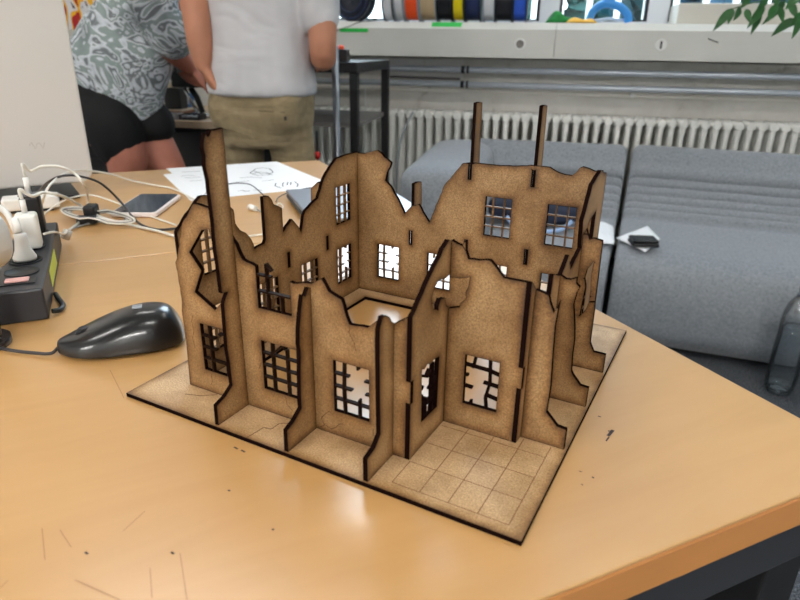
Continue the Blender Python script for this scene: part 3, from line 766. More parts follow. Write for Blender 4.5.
# things on the sofa
PAPER = mat('paper', (238, 240, 244), 0.7)
def sheet_of(name, pts, m, th=0.0012, n=10, wob=0.0, parent=None, seed=1):
    """thin sheet over a quad a-b-c-d of 3D points"""
    a, b_, c, d = [Vector(p) for p in pts]; rnd = random.Random(seed); top = []; 
    ph = [rnd.uniform(0, 6) for _ in range(4)]
    for i in range(n + 1):
        for j in range(n + 1):
            u, v = i / n, j / n
            p = a.lerp(b_, u).lerp(d.lerp(c, u), v)
            p.z += wob * (math.sin(5 * u + ph[0]) * math.cos(4 * v + ph[1]) + 1.0 + 0.5 * math.sin(11 * v + ph[2] + 3 * u))
            top.append(p)
    N = (n + 1) ** 2; vs = top + [p - Vector((0, 0, th)) for p in top]; fs = []
    for i in range(n):
        for j in range(n):
            q = (i * (n + 1) + j, (i + 1) * (n + 1) + j, (i + 1) * (n + 1) + j + 1, i * (n + 1) + j + 1)
            fs.append(q); fs.append(tuple(N + k for k in reversed(q)))
    bd_ = [i * (n + 1) for i in range(n + 1)] + [n * (n + 1) + j for j in range(1, n + 1)] + [i * (n + 1) + n for i in range(n - 1, -1, -1)] + [j for j in range(n - 1, 0, -1)]
    for k in range(len(bd_)):
        p, q = bd_[k], bd_[(k + 1) % len(bd_)]; fs.append((p, q, N + q, N + p))
    mb = MB(); mb.add(vs, fs, wob > 0); return mb.build(name, m, parent)
tag(sheet_of('paper_sheet', [(0.30, 2.30, .3535), (0.385, 2.17, .3475), (0.455, 2.33, .353), (0.43, 2.47, .362)], PAPER, wob=0.0006), 'white paper sheet lying on the sofa seat under the black wallet', 'paper')
cl = MB(); rings = []
for k in range(15):
    t = k / 14; x = 0.212 + 0.105 * t; h = 0.026 * math.sin(PI * min(1, t * 1.02 + 0.02)) ** 0.5 + 0.002
    rings.append([Vector((x - 0.03 + 0.015 * (v / 12), 2.21 + 0.22 * v / 12, 0.3555 + (0.008 if v > 8 else 0) + h * max(0, math.sin(PI * v / 12)) ** .4 * (1 + .25 * math.sin(v * 2.1 + k * .7)))) for v in range(13)] +
                 [Vector((x - 0.03 + 0.015 * (v / 12), 2.21 + 0.22 * v / 12, 0.3535)) for v in range(12, -1, -1)])
cl.loft(rings)
tag(cl.build('white_cloth', mat('white_cotton', (232, 236, 242), 0.9), None, sub=1), 'crumpled white cloth on the left sofa module beside the paper', 'cloth')
wl = thing('wallet', 'small black folded wallet lying on the paper on the sofa', 'wallet', (0.385, 2.238, 0.3535), math.radians(8))
MB().box(-0.045, 0.045, -0.035, 0.04, 0.0, 0.012).build('lower_flap', BLACK, wl, 0.004)
MB().box(-0.044, 0.044, -0.03, 0.04, 0.0125, 0.024).build('upper_flap', BLACK, wl, 0.005)

# bottle on the floor
bt = thing('water_bottle', 'clear plastic water bottle with a black cap on the carpet before the sofa', 'bottle', (0.803, 1.93, 0.0)); bt.scale = (1, 1, 1.07)
PET = clear('clear_plastic', (0.95, 0.965, 0.97, 1), 0.16, 0.14)
prof = [(0.001, 0.006), (0.022, 0.004), (0.036, 0.0), (0.0415, 0.012), (0.0435, 0.03), (0.0435, 0.075), (0.042, 0.08), (0.0435, 0.085), (0.0435, 0.15), (0.042, 0.19), (0.043, 0.215), (0.041, 0.245), (0.034, 0.272), (0.022, 0.292), (0.0145, 0.30), (0.0145, 0.312), (0.001, 0.313)]
MB().lathe((0, 0, 0), prof, 40).build('bottle_body', PET, bt)
MB().lathe((0, 0, 0), [(0.001, 0.009), (0.034, 0.006), (0.0395, 0.016), (0.0415, 0.03), (0.0415, 0.15), (0.0400, 0.19), (0.040, 0.205), (0.001, 0.2055)], 40).build('water', clear('water', (0.90, 0.935, 0.95, 1), 0.05), bt)
MB().cyl((0, 0, 0.3135), (0, 0, 0.334), 0.0165, n=28).build('cap', BLACK, bt, 0.002)
MB().cyl((0, 0, 0.3005), (0, 0, 0.304), 0.0185, n=28).build('neck_ring', mat('label_blue', (40, 50, 70), .5), bt)

# ================================================================== ON THE LEDGE
FIL = lambda n, c: mat('filament_' + n, c, 0.35, vary=.12, scale=4, stretch=(90, 1, 1))
DK = mat('spool_dark', (18, 24, 40), 0.35); CLR = mat('spool_clear', (196, 204, 216), 0.25, trans=0.2)
def spool(px0, px1, col, name, flange, label, D=0.2):
    a, b_ = at(px0, 18, 3.14), at(px1, 18, 3.14)
    wd = b_.x - a.x; t = thing('filament_spool', label, 'spool', ((a.x + b_.x) / 2, 3.165, 1.0905 + D / 2), 0, 'filament spools standing on the sill')
    h = wd / 2 - 0.001
    MB().cyl((-h, 0, 0), (-h + .004, 0, 0), D / 2, n=48).build('flange', flange, t)
    MB().cyl((h - .004, 0, 0), (h, 0, 0), D / 2, n=48).build('flange', flange, t)
    mb = MB(); n = 9; rings = []
    for k in range(2 * n + 1):
        x = -h + .0045 + (2 * h - .009) * k / (2 * n); r = D / 2 - 0.012 + (0.0018 if k % 2 else 0)
        rings.append([Vector((x, r * math.cos(2 * PI * j / 48), r * math.sin(2 * PI * j / 48))) for j in range(48)])
    mb.loft(rings).build('filament', FIL(name, col), t)
    return t
spool(384.5, 395.5, (226, 228, 232), 'white', DK, 'white filament spool, leftmost of the upright row on the sill')
spool(396, 405.5, (232, 232, 230), 'white', CLR, 'white filament spool between another white spool and the orange one')
spool(406, 420.5, (240, 84, 30), 'orange', CLR, 'orange-red filament spool in the row on the sill')
spool(421, 437.5, (190, 168, 134), 'tan', CLR, 'tan gold filament spool between the orange and black ones')
spool(438, 452.5, (20, 22, 30), 'black', DK, 'black filament spool left of the yellow one')
spool(453, 465, (244, 220, 20), 'yellow', DK, 'yellow filament spool in the row on the sill')
spool(465.5, 481, (26, 40, 84), 'navy', DK, 'dark navy filament spool just right of the yellow one')
spool(483, 495, (224, 228, 234), 'pale', CLR, 'pale white filament spool right of the navy one')
spool(495.5, 512, (20, 22, 30), 'black', DK, 'black filament spool left of the bright blue one')
spool(512.5, 527, (40, 88, 200), 'blue', DK, 'bright blue filament spool, rightmost of the row on the sill')
t = thing('large_spool', 'large dark navy spool on the sill showing its round side, beside the white shirt', 'spool', (-0.925, 3.13, 1.1975), math.radians(-18))
mb = MB(); rings = []
for (r, y) in ((0.018, -0.03), (0.104, -0.03), (0.106, -0.026), (0.106, -0.02), (0.092, -0.018), (0.092, 0.018), (0.106, 0.02), (0.106, 0.028), (0.018, 0.03)):
    rings.append([Vector((r * math.cos(2 * PI * j / 48), y, r * math.sin(2 * PI * j / 48))) for j in range(48)])
rings.append(rings[0]); mb.loft(rings, cap=False).build('reel', DK, t)
mb = MB().tube([(0.093 * math.cos(a / 6), -0.035, 0.093 * math.sin(a / 6)) for a in range(38)], 0.004, 6); mb.build('wound_strand', mat('navy_strand', (36, 50, 86), .3), t)
mb.v = []; mb.f = []; mb.s = []
MB().tube([(0.066 * math.cos(a / 6), -0.034, 0.066 * math.sin(a / 6)) for a in range(38)], 0.003, 6).build('wound_strand', MAT['navy_strand'], t)
tag(MB().tube(smooth_path([at(384, 16, 3.08), at(376, 20, 3.04), at(360, 22.0, 3.02), (at(350, 26, 2.992)), at(338, 30, 2.99), at(330, 34, 2.985)]), 0.0018, 6).build('trailing_cable', BLACK, None), 'thin dark cord trailing over the sill edge from the navy spool', 'cable')
GREEN = mat('green_tape', (38, 186, 74), 0.5)
for (x0, x1, y0, y1, Y, lab) in ((340, 368, 28.2, 32.2, 2.9985, 'strip of green tape on the front of the ledge beside the white shirt'), ):
    a, b_ = at(x0, y0, Y), at(x1, y1, Y)
    tag(MB().box(a.x, b_.x, Y - .0005, Y + .001, b_.z, a.z).build('green_tape', GREEN, None), lab, 'tape', 'green tape strips on the ledge')
a, b_ = at(432, 20, 3.02), at(462, 20, 3.02)
m_ = Matrix.Translation(((a.x + b_.x) / 2, 3.0205, 1.0789)) @ Matrix.Rotation(math.radians(39.6), 4, 'X')
tag(MB().box(-(b_.x - a.x) / 2, (b_.x - a.x) / 2, -0.015, 0.015, 0, 0.0006, m_).build('green_tape', GREEN, None), 'strip of green tape on the lip below the black and yellow spools', 'tape', 'green tape strips on the ledge')
def lock(px, py, slot, lab):
    c = at(px, py, 2.997); t = thing('round_lock', lab, 'lock', (c.x, 3.0, c.z))
    MB().cyl((0, 0, 0), (0, -0.005, 0), 0.0235, n=32).build('rosette', WHITE, t, 0.001)
    if slot: MB().box(-0.004, 0.004, -0.0065, -0.0052, -0.015, 0.015).build('key_slot', BLACK, t)
    else:
        mb = MB(); R_ = [[Vector((r * math.cos(2 * PI * j / 28), y, r * math.sin(2 * PI * j / 28))) for j in range(28)] for r, y in ((0.008, -0.0052), (0.014, -0.009), (0.017, -0.0052))]
        mb.loft(R_, cap=False).build('collar', mat('dull_metal', (120, 118, 114), .4, .8), t)
        MB().cyl((0, -0.0052, 0), (0, -0.006, 0), 0.008, n=20).build('keyhole', mat('keyhole_grey', (120, 118, 112), .5), t)
lock(520, 44, False, 'round white lock with a dark centre on the ledge, left one')
lock(661, 45, True, 'round white lock with an upright black slot on the ledge, right one')
a = at(708, 38.5, 2.998); b_ = at(718, 42.5, 2.998)
tag(MB().tube([a, b_], 0.0022, 6).build('black_scuff', BLACK, None), 'short black mark on the ledge right of the slotted lock', 'mark')
def blob(name, parts, label, cat):
    t = thing(name, label, cat, parts[0][1])
    for pn, c, r, m, rot in parts:
        mb = MB().ball((0, 0, 0), *r, M=Matrix.Rotation(rot, 3, 'Y')); o = mb.build(pn, m, t); o.location = Vector(c) - Vector(parts[0][1])
GC = mat('green_cloth', (20, 120, 52), 0.7, vary=.35, scale=30); YC = mat('amber_cloth', (238, 186, 66), 0.6, vary=.1); 
def rag(name, px0, px1, pyb, pyt, m, label, seed, Y=3.1):
    a, b_ = at(px0, pyb, Y), at(px1, pyb, Y); h = at(px0, pyt, Y).z - 1.0905; rnd = random.Random(seed); rings = []
    for i in range(13):
        t = i / 12; x = a.x + (b_.x - a.x) * t; hh = max(0.003, h * (math.sin(PI * t) ** .7) * (0.75 + .3 * math.sin(5 * t + seed)))
        ring = []
        for j in range(12):
            an = PI * j / 11; ring.append(Vector((x, Y - 0.045 * math.cos(an) * (0.4 + .6 * math.sin(PI * t)), 1.0908 + hh * math.sin(an) * (1 + .2 * math.sin(3 * an + i)))))
        rings.append(ring)
    tag(MB().loft(rings).build(name, m, None, sub=1), label, 'cloth')
rag('green_cloth', 545, 581, 21, 9, GC, 'crumpled dark green cloth on the sill', 1, 3.14)
rag('amber_cloth', 566, 597, 21.5, 14, YC, 'flat amber yellow cloth on the sill in front of the green one', 2, 3.075)
BH = mat('blue_plastic', (58, 146, 226), 0.35)
t = thing('blue_clamp', 'bright blue curved plastic handle lying on the sill by the window frame', 'clamp', (0.24, 3.11, 1.0905))
MB().tube(smooth_path([(-0.085, 0, 0.006), (-0.072, 0, 0.05), (-0.03, 0, 0.078), (0.03, 0, 0.07), (0.07, 0, 0.04), (0.082, 0, 0.006)]), [0.017] * 41, 10).build('handle', BH, t)
MB().box(-0.035, 0.012, -0.012, 0.012, 0.083, 0.105).build('knob', BH, t, 0.004)
MB().tube([(-0.08, 0.012, 0.008), (0.0, 0.014, 0.02), (0.07, 0.012, 0.012)], 0.006, 8).build('jaw', mat('pale_plastic', (210, 226, 240), .4), t)
# papers / junction plates on the wall below the ledge
for x0, x1, y0, y1, lab in ((386, 423, 57, 76, 'left pale sheet stuck to the wall under the ledge behind the pipes'), (425.5, 463, 58, 77, 'right pale sheet stuck to the wall under the ledge behind the pipes')):
    a, b_ = at(x0, y0, 3.197), at(x1, y1, 3.197)
    tag(MB().box(a.x, b_.x, 3.1965, 3.1995, b_.z - .01, 0.928).build('wall_sheet', mat('pale_sheet', (226, 226, 224), .7), None), lab, 'sheet', 'pale sheets on the wall below the ledge')
a, b_ = at(390, 76.5, 3.16), at(460, 79, 3.16)
tag(MB().tube([a, b_], 0.005, 6).build('thin_rod', mat('brown_rod', (92, 84, 86), .5), None), 'thin dark rod behind the two pipes below the pale sheets', 'rod')
tag(MB().tube(smooth_path([at(367, 66, 3.09), at(365, 90, 3.08), at(366, 118, 3.0), at(364, 150, 2.99)]), 0.003, 6).build('hanging_tube', mat('pale_tube', (200, 204, 204), .3), None), 'thin pale tube hanging from the upper pipe right of the black frame', 'tube')
tag(MB().tube(smooth_path([at(413, 112, 3.02), at(408, 122, 3.0), at(401, 140, 2.98), at(397, 170, 2.97), at(396, 215, 2.96), (at(394, 240, 2.95))]), 0.0055, 8).build('hanging_hose', mat('grey_tube', (150, 158, 164), .25), None), 'pale grey hose hanging over the radiator at the end of the sofa', 'hose')
c = at(632, 95, 3.17)
tag(MB().cyl((c.x, 3.15, c.z), (c.x, 3.175, c.z), 0.012, n=16).build('wall_hook', WHITE, None), 'small white knob on the thin wall rail', 'knob')

# hanging plant at the top right
pl_ = thing('hanging_plant', 'green leafy pot plant whose leaf tips hang in at the upper right corner', 'plant', (0.86, 2.25, 1.16))
LEAF = mat('leaf', (34, 86, 36), 0.45, vary=.3, scale=30)
def leaf(mb, p, d, L, W, roll=0.0):
    p = Vector(p); d = Vector(d).normalized(); s = d.cross(Vector((0, -1, 0.25))).normalized(); s = (Matrix.Rotation(roll, 3, d) @ s)
    nrm = s.cross(d).normalized(); vs = []; n = 6
    for i in range(n + 1):
        t = i / n; w_ = W * math.sin(PI * t ** 0.75) * 0.5 + 0.0003; c = p + d * L * t + nrm * (-0.12 * L * t * t)
        vs += [c - s * w_ + nrm * w_ * .35, c, c + s * w_ + nrm * w_ * .35]
    fs = []
    for i in range(n):
        o = i * 3; fs += [(o, o + 3, o + 4, o + 1), (o + 1, o + 4, o + 5, o + 2)]
    vs2 = [v - nrm * 0.0006 for v in vs]; N = len(vs)
    mb.add(vs + vs2, fs + [tuple(N + i for i in reversed(f)) for f in fs], True)
LV = [(732, 8, 714, 30, 9), (733, 9, 728, 23, 7), (740, 7, 735, 20, 8), (746, 9, 750, 22, 7), (765, 5, 748, 27, 9), (760, 8, 753, 34, 10), (777, 4, 768, 20, 9), (778, 6, 784, 22, 8), (786, 0, 764, 24, 9),
      (796, 18, 772, 34, 11), (800, 16, 794, 38, 9), (806, 12, 790, 26, 10), (790, 2, 797, 18, 8), (768, -4, 758, 10, 9), (800, -6, 786, 8, 10), (812, 0, 800, 20, 9), (750, -6, 742, 8, 9), (780, -8, 775, 6, 9), (815, 20, 806, 44, 10),
      (728, -10, 720, -1, 8), (822, -10, 812, 10, 10), (833, 5, 822, 30, 10)]
for k, (x0, y0, x1, y1, w_) in enumerate(LV):
    Yd = 2.18 + 0.05 * math.sin(k * 1.7); a = at(x0, y0, Yd); b_ = at(x1, y1, Yd - 0.03); mb = MB()
    leaf(mb, a - Vector((0.86, 2.25, 1.16)), b_ - a, (b_ - a).length, w_ * 2.25 / 622 * 0.72, 0.5 * math.sin(k * 2.3)); mb.build('leaf', LEAF, pl_, recalc=False)
STEM = mat('stem', (70, 96, 48), .6); off = Vector((0.86, 2.25, 1.16))
for pts in ([(860, -80), (820, -30), (786, -6), (748, 4), (732, 9)], [(870, -70), (835, -20), (815, 5), (800, 17)], [(860, -80), (800, -40), (760, -14), (728, -11)]):
    MB().tube(smooth_path([at(x, y, 2.19) - off for x, y in pts]), 0.0018, 6).build('stem', STEM, pl_)
pc = at(868, -88, 2.2) - off
MB().lathe((pc.x, pc.y, pc.z - .08), [(0.001, 0), (0.055, 0), (0.075, 0.11), (0.08, 0.115), (0.08, 0.125), (0.068, 0.125), (0.06, 0.10), (0.001, 0.10)], 28).build('flower_pot', mat('terracotta', (170, 96, 66), .8), pl_)
MB().tube([(pc.x - .078, pc.y, pc.z + .04), (pc.x, pc.y, pc.z + 1.0), (pc.x, pc.y, 2.8 - 1.16)], 0.0015, 6).tube([(pc.x + .078, pc.y, pc.z + .04), (pc.x, pc.y, pc.z + 1.0)], 0.0015, 6).build('hanger', BLACK, pl_)

# dark bag on the left sofa module, seen through the upper windows of the model
bg = thing('dark_bag', 'dark navy bag on the left sofa module, seen through the model', 'bag', (0.02, 2.42, 0.352))
mb = MB(); rings = []
for k in range(13):
    t = k / 12; x = -0.20 + 0.36 * t; r_ = (math.sin(PI * (t * .94 + .03)) ** .35)
    rings.append([Vector((x, 0.085 * r_ * math.copysign(abs(math.cos(a)) ** .8, math.cos(a)), 0.058 + 0.057 * r_ * math.copysign(abs(math.sin(a)) ** .8, math.sin(a)))) for a in [2 * PI * j / 18 for j in range(18)]])
mb.loft(rings).build('bag_body', mat('navy_canvas', (34, 42, 62), .8, vary=.2), bg, sub=1)
MB().tube(smooth_path([(-.12, -.075, .04), (-.08, -.11, .012), (0.0, -.125, .006), (.08, -.105, .012), (.12, -.075, .04)]), .008, 8).build('strap', mat('pale_blue_strap', (150, 176, 216), .7), bg)

# ================================================================== CART, BENCH, THINGS BEHIND THE PEOPLE
ct = thing('black_rack', 'black metal rack table with a lower shelf, right of the person in the white shirt', 'rack', (0, 0, 0))
MB().box(-1.22, -0.672, 2.30, 2.80, 0.895, 0.932).build('top_board', BLACKM, ct, 0.003)
MB().box(-1.20, -0.69, 2.32, 2.80, 0.700, 0.716).build('lower_shelf', mat('shelf_grey', (112, 108, 104), .5), ct)
for x in (-0.702, -1.22):
    for y in (2.30, 2.77): MB().box(x, x + .03, y, y + .03, 0, 0.8945).build('leg', BLACKM, ct)
po = thing('chrome_pole', 'shiny chrome upright pole in front of the black rack', 'pole', (at(336, 100, 2.16).x, 2.16, 0))
MB().cyl((0, 0, 0.012), (0, 0, 0.985), 0.0125, n=20).build('tube', mat('worn_chrome', (120, 124, 130), 0.32, 0.9), po)
MB().cyl((0, 0, 0), (0, 0, 0.012), 0.05, n=24).build('base_plate', BLACKM, po)
eb = thing('button_box', 'small black box with an orange button on top of the black rack', 'button box', (at(343, 58, 2.36).x, 2.36, 0.9325))
MB().box(-0.021, 0.021, -0.02, 0.02, 0, 0.042).build('box_body', BLACK, eb, 0.003)
MB().lathe((-0.008, 0, 0.0422), [(0.013, 0), (0.013, 0.006), (0.009, 0.013), (0.001, 0.014)], 20).build('button', mat('orange_button', (255, 84, 30), .4), eb)
RED = mat('red_plastic', (196, 30, 26), .4)
for k, px in enumerate((306, 311.5, 317.5)):
    c = at(px, 155, 2.24); t = thing('red_handled_tool', ('leftmost', 'middle', 'rightmost')[k] + ' of three dark rods with round red grips at the far table corner', 'tool', (c.x, 2.24, 0), 0, 'red handled tools')
    MB().cyl((0, 0, 0.0), (0, 0, c.z - .015), 0.004).cyl((0, 0, c.z + .014), (0, 0, 0.694), 0.004).build('rod', mat('dark_rod', (40, 40, 44), .4), t)
    MB().ball((0, 0, c.z), 0.0115, 0.0115, 0.016).build('grip', RED, t)

bn = thing('workbench', 'dark workbench with a pale wooden top edge between the two people', 'workbench', (0, 0, 0))
MB().box(-1.80, -1.24, 2.32, 2.95, 0.672, 0.70).build('worktop', mat('bench_top', (176, 156, 132), .5, vary=.1), bn, 0.002)
MB().box(-1.76, -1.28, 2.38, 2.93, 0.0, 0.6715).build('cabinet', BLACKM, bn)
for k in range(3): MB().box(-1.62, -1.30, 2.362, 2.3795, 0.06 + .2 * k, 0.25 + .2 * k).build('drawer', mat('drawer_black', (24, 24, 26), .4), bn, 0.002)
mic = thing('black_press', 'black bench machine with a bulky head on a slanted arm, by the hands', 'machine', (0, 0, 0))
a = at(190, 86, 2.42); g = at(200, 111, 2.42)
MB().box(a.x - 0.062, a.x + 0.052, 2.38, 2.46, a.z - 0.005, a.z + 0.062).build('head', BLACK, mic, 0.008)
MB().box(a.x - 0.06, a.x - 0.03, 2.40, 2.45, a.z + 0.063, a.z + 0.11).build('bracket', BLACK, mic, 0.004)
MB().tube([(a.x, 2.42, a.z - .006), (a.x + 0.02, 2.43, 0.78), (g.x, 2.44, 0.722)], 0.012, 10).build('arm', BLACK, mic)
MB().cyl((a.x - 0.015, 2.40, a.z - .006), (g.x - .012, 2.42, 0.722), 0.007).build('chrome_rod', CHROME, mic)
MB().cyl((g.x, 2.44, 0.701), (g.x, 2.44, 0.721), 0.045, n=28).build('base_plate', CHROME, mic, 0.002)
def bench_box(name, px0, px1, py, h, Y, m, lab, cat, d=0.08):
    a, b_ = at(px0, py, Y), at(px1, py, Y)
    t = thing(name, lab, cat, ((a.x + b_.x) / 2, Y, 0.7015)); w_ = (b_.x - a.x) / 2
    MB().box(-w_, w_, 0, d, 0, h).build('body', m, t, 0.004)
    return t, w_
t, w_ = bench_box('brown_tray', 158, 182, 112, 0.022, 2.42, mat('brown_wood', (112, 66, 36), .5, vary=.2), 'low brown wooden tray on the workbench under the black box', 'tray', 0.16)
MB().box(-w_ + .005, w_ - .005, 0.01, 0.15, 0.0225, 0.026).build('tray_lining', mat('lining', (176, 160, 140), .7), t)
t, w_ = bench_box('black_carton', 164.5, 180.5, 104, 0.085, 2.46, BLACK, 'black upright carton standing on the brown tray', 'box', 0.06)
t.location.z = 0.7285
MB().box(-w_ + .002, w_ - .002, 0.002, 0.058, 0.0855, 0.105).build('pale_lid', mat('buff_lid', (206, 190, 164), .7), t)
t, w_ = bench_box('blue_pack', 181.5, 190, 104, 0.085, 2.55, mat('blue_print', (70, 112, 160), .4, vary=.5, scale=30), 'blue and white packet behind the black machine arm', 'packet', 0.04)
MB().box(-w_ + .003, w_ - .003, -0.0015, -0.0002, 0.04, 0.083).build('white_panel', mat('packet_white', (198, 208, 222), .5), t)
cb = at(161, 104, 2.5)
t = thing('cyan_bottle', 'small cyan bottle on the workbench beside the patterned shirt', 'bottle', (cb.x, 2.5, 0.7285))
t.location = (cb.x, 2.48, 0.7285)
MB().lathe((0, 0, 0), [(0.001, 0), (0.013, 0), (0.013, 0.055), (0.006, 0.065), (0.006, 0.068)], 18).build('bottle_body', mat('cyan', (96, 190, 206), .3), t)
MB().cyl((0, 0, 0.0685), (0, 0, 0.082), 0.008).build('cap', WHITE, t)
for k, (px0, px1, py, m, lab) in enumerate(((163, 180, 119, 'grey_part', 'grey tool tray lying at the front of the workbench'), (182, 203, 119, 'dark_part', 'dark flat tool box lying at the front of the workbench'))):
    a = at(px0, py, 2.36); b_ = at(px1, py, 2.36); t = thing('tool_tray', lab, 'tray', ((a.x + b_.x) / 2, 2.37, 0.7015))
    hw = (b_.x - a.x) / 2 - .001
    MB().box(-hw, hw, -.035, .02, 0, 0.008).build('tray_floor', mat(m, ((148, 146, 148), (52, 50, 52))[k], .5), t)
    MB().box(-hw, hw, .012, .02, .0085, 0.022).box(-hw, -hw + .006, -.035, .0115, .0085, 0.02).box(hw - .006, hw, -.035, .0115, .0085, 0.02).build('tray_rim', mat(m, (0, 0, 0)), t)
    for j in range(4): MB().cyl((-hw + .012 + j * (2 * hw - .024) / 3, -.028, .0125), (-hw + .016 + j * (2 * hw - .024) / 3, .008, .0125), .0035, n=8).build('bit', mat('bit_metal', (170, 172, 178), .3, .8), t)
# white machine cabinet behind the bench
t = thing('white_cabinet', 'cream cabinet standing behind the workbench between the two people', 'cabinet', (-1.42, 3.0, 0.0))
MB().box(-0.16, 0.20, -0.02, 0.22, 0.0, 0.93).build('cabinet_body', CREAM, t, 0.006)
MB().box(-0.15, 0.19, -0.032, -0.0205, 0.62, 0.90).build('door', CREAM, t, 0.004)
MB().box(0.02, 0.12, -0.040, -0.0325, 0.80, 0.812).build('handle', mat('dull_metal', (0, 0, 0)), t)
# dark office chair at the left
oc = thing('office_chair', 'black office chair behind the grey panel at the left, next to the black shorts', 'chair', (-2.06, 2.72, 0))
MB().box(-0.19, 0.19, -0.02, 0.02, 0.42, 0.84).build('backrest', BLACK, oc, 0.018)
MB().box(-0.21, 0.21, -0.42, -0.03, 0.40, 0.46).build('seat', BLACK, oc, 0.02)
MB().cyl((0, -.2, .08), (0, -.2, .399), 0.025).build('gas_column', BLACK, oc)
for k in range(5):
    a = 2 * PI * k / 5 + .3; l_ = MB().tube([(0, -.2, .10), (0.25 * math.cos(a), -.2 + .25 * math.sin(a), .065)], [0.02, 0.014], 8).build('base_leg', BLACK, oc)
    MB().cyl((0.25 * math.cos(a), -.2 + .25 * math.sin(a) - .01, .026), (0.25 * math.cos(a), -.2 + .25 * math.sin(a) + .01, .026), .0255).build('caster', BLACK, l_)
for k in range(3): MB().box(-0.13 + k * .035, -0.118 + k * .035, -0.026, -0.0205, 0.60, 0.70 - .02 * k).build('mesh_slit', mat('slit_grey', (84, 84, 84), .6), oc)
# poster
po = MB().box(-2.66, -2.22, 3.292, 3.2985, 1.045, 1.62)
def poster_mat():
    m = bpy.data.materials.new('poster_print'); m.use_nodes = True; nt = m.node_tree; b = nt.nodes['Principled BSDF']
    tc = nt.nodes.new('ShaderNodeTexCoord')
    mp = nt.nodes.new('ShaderNodeMapping'); mp.inputs['Scale'].default_value = (1.6, 1, 0.8); nt.links.new(tc.outputs['Object'], mp.inputs[0])
    r = ramp(nt, [(0.0, srgb(176, 20, 26)), (0.40, srgb(176, 20, 26)), (0.41, srgb(240, 180, 30)), (0.49, srgb(240, 190, 50)), (0.50, srgb(235, 232, 235)), (0.60, srgb(235, 232, 235)), (0.61, srgb(30, 20, 20)), (0.63, srgb(30, 20, 20)), (0.64, srgb(214, 60, 50))])
    r.color_ramp.interpolation = 'CONSTANT'
    nt.links.new(noise(nt, mp.outputs[0], 7.5, 1.5, 0.5, 1.2), r.inputs[0]); nt.links.new(r.outputs[0], b.inputs['Base Color'])
    return m
tag(po.build('wall_poster', poster_mat(), None), 'red, yellow and white poster on the wall above the patterned shirt', 'poster')

# ================================================================== ON THE TABLES
Z = 0.7503
# grey panel (back of a large monitor) and its foot
mon = thing('grey_monitor', 'large pale grey monitor seen from its smooth back, filling the upper left corner', 'monitor', (-0.735, 0.918, 0.0), math.radians(46))
MP = mat('satin_aluminium', (208, 206, 203), 0.35, 0.1, spec=.5)
body = MB(); RR = 0.02
def rounded(x0, x1, z0, z1, r, n=6):
    P = []
    for cx, cz, a0 in ((x1 - r, z0 + r, -PI / 2), (x1 - r, z1 - r, 0), (x0 + r, z1 - r, PI / 2), (x0 + r, z0 + r, PI)):
        for k in range(n + 1): P.append((cx + r * math.cos(a0 + PI / 2 * k / n), cz + r * math.sin(a0 + PI / 2 * k / n)))
    return P
body.prism(rounded(-0.60, 0.0, 0.770, 1.17, RR), 'y', 0.0, 0.014)
body.build('back_shell', MP, mon, 0.003)
MB().prism(rounded(-0.585, -0.015, 0.785, 1.155, 0.01), 'y', 0.0145, 0.018).build('screen', BLACK, mon)
MB().box(-0.32, -0.28, 0.019, 0.03, 0.76, 0.95).build('stand_neck', MP, mon)
MB().box(-0.36, -0.03, -0.035, 0.09, 0.7505, 0.7595).build('foot_plate', BLACKM, mon, 0.002)
c0 = Vector((-0.085, -0.0006, 0.835))
mon_m = mat('faint_mark', (164, 154, 146), .4)
MB().tube([(c0.x + 0.022 * (k / 6) , -0.0002, c0.z + 0.006 * math.sin(k * 2.2)) for k in range(7)], 0.0004, 5).build('scuff_mark', mon_m, mon)

# power strip
PSA = math.radians(126.8); PSO = Vector((-0.448, 0.433, 0))
ps = thing('power_strip', 'black power strip with white plugs in it, lying along the left of the front table', 'power strip', (PSO.x, PSO.y, Z), PSA)
PH = 0.031; L = 0.248
MB().box(0, L, -0.0215, 0.0215, 0, PH).build('housing', mat('strip_black', (34, 35, 40), .42), ps, 0.002)
def loc_on(px, py):
    p = flat(px, py, Z + PH) - PSO; return (p.x * math.cos(PSA) + p.y * math.sin(PSA), -p.x * math.sin(PSA) + p.y * math.cos(PSA))
xr = loc_on(24, 281)[0]
MB().box(xr - .010, xr + .008, -0.014, 0.014, PH + .0002, PH + .0012).build('switch_frame', BLACK, ps)
MB().box(xr - .007, xr + .004, -0.009, 0.011, PH + .0013, PH + .0032).build('rocker_switch', mat('pink_rocker', (226, 170, 164), .3), ps, 0.001)
xs_, xp, xc, xb = loc_on(26, 273)[0] + .004, loc_on(29, 262)[0] + .006, loc_on(33, 250)[0] + .012, loc_on(37, 236)[0] + .014
for x in (xs_, xp, xc + .001, xb):
    R_ = [[Vector((x + r * math.cos(2 * PI * j / 28), r * math.sin(2 * PI * j / 28), z)) for j in range(28)] for r, z in ((0.0155, PH + .0002), (0.0155, PH + 0.0012), (0.0145, PH + 0.0012), (0.0145, PH + 0.0003))]
    MB().loft(R_).build('socket', mat('socket_black', (10, 10, 12), .5), ps)
x1_, x2_ = loc_on(52, 268)[0] + .01, loc_on(54, 246)[0] + .01
MB().box(x1_, x2_, -0.0221, -0.0216, 0.008, 0.025).build('sticker', mat('lime_sticker', (196, 208, 74), .5), ps)
MB().tube(smooth_path([(0.060, -0.0240, 0.003), (0.045, -0.0275, 0.003), (0.026, -0.032, 0.003), (0.014, -0.030, 0.003), (0.010, -0.0240, 0.004)]), 0.0025, 8).build('mains_lead', BLACK, ps)
def ps_w(x, y, z):
    return Vector((PSO.x + x * math.cos(PSA) - y * math.sin(PSA), PSO.y + x * math.sin(PSA) + y * math.cos(PSA), Z + z))
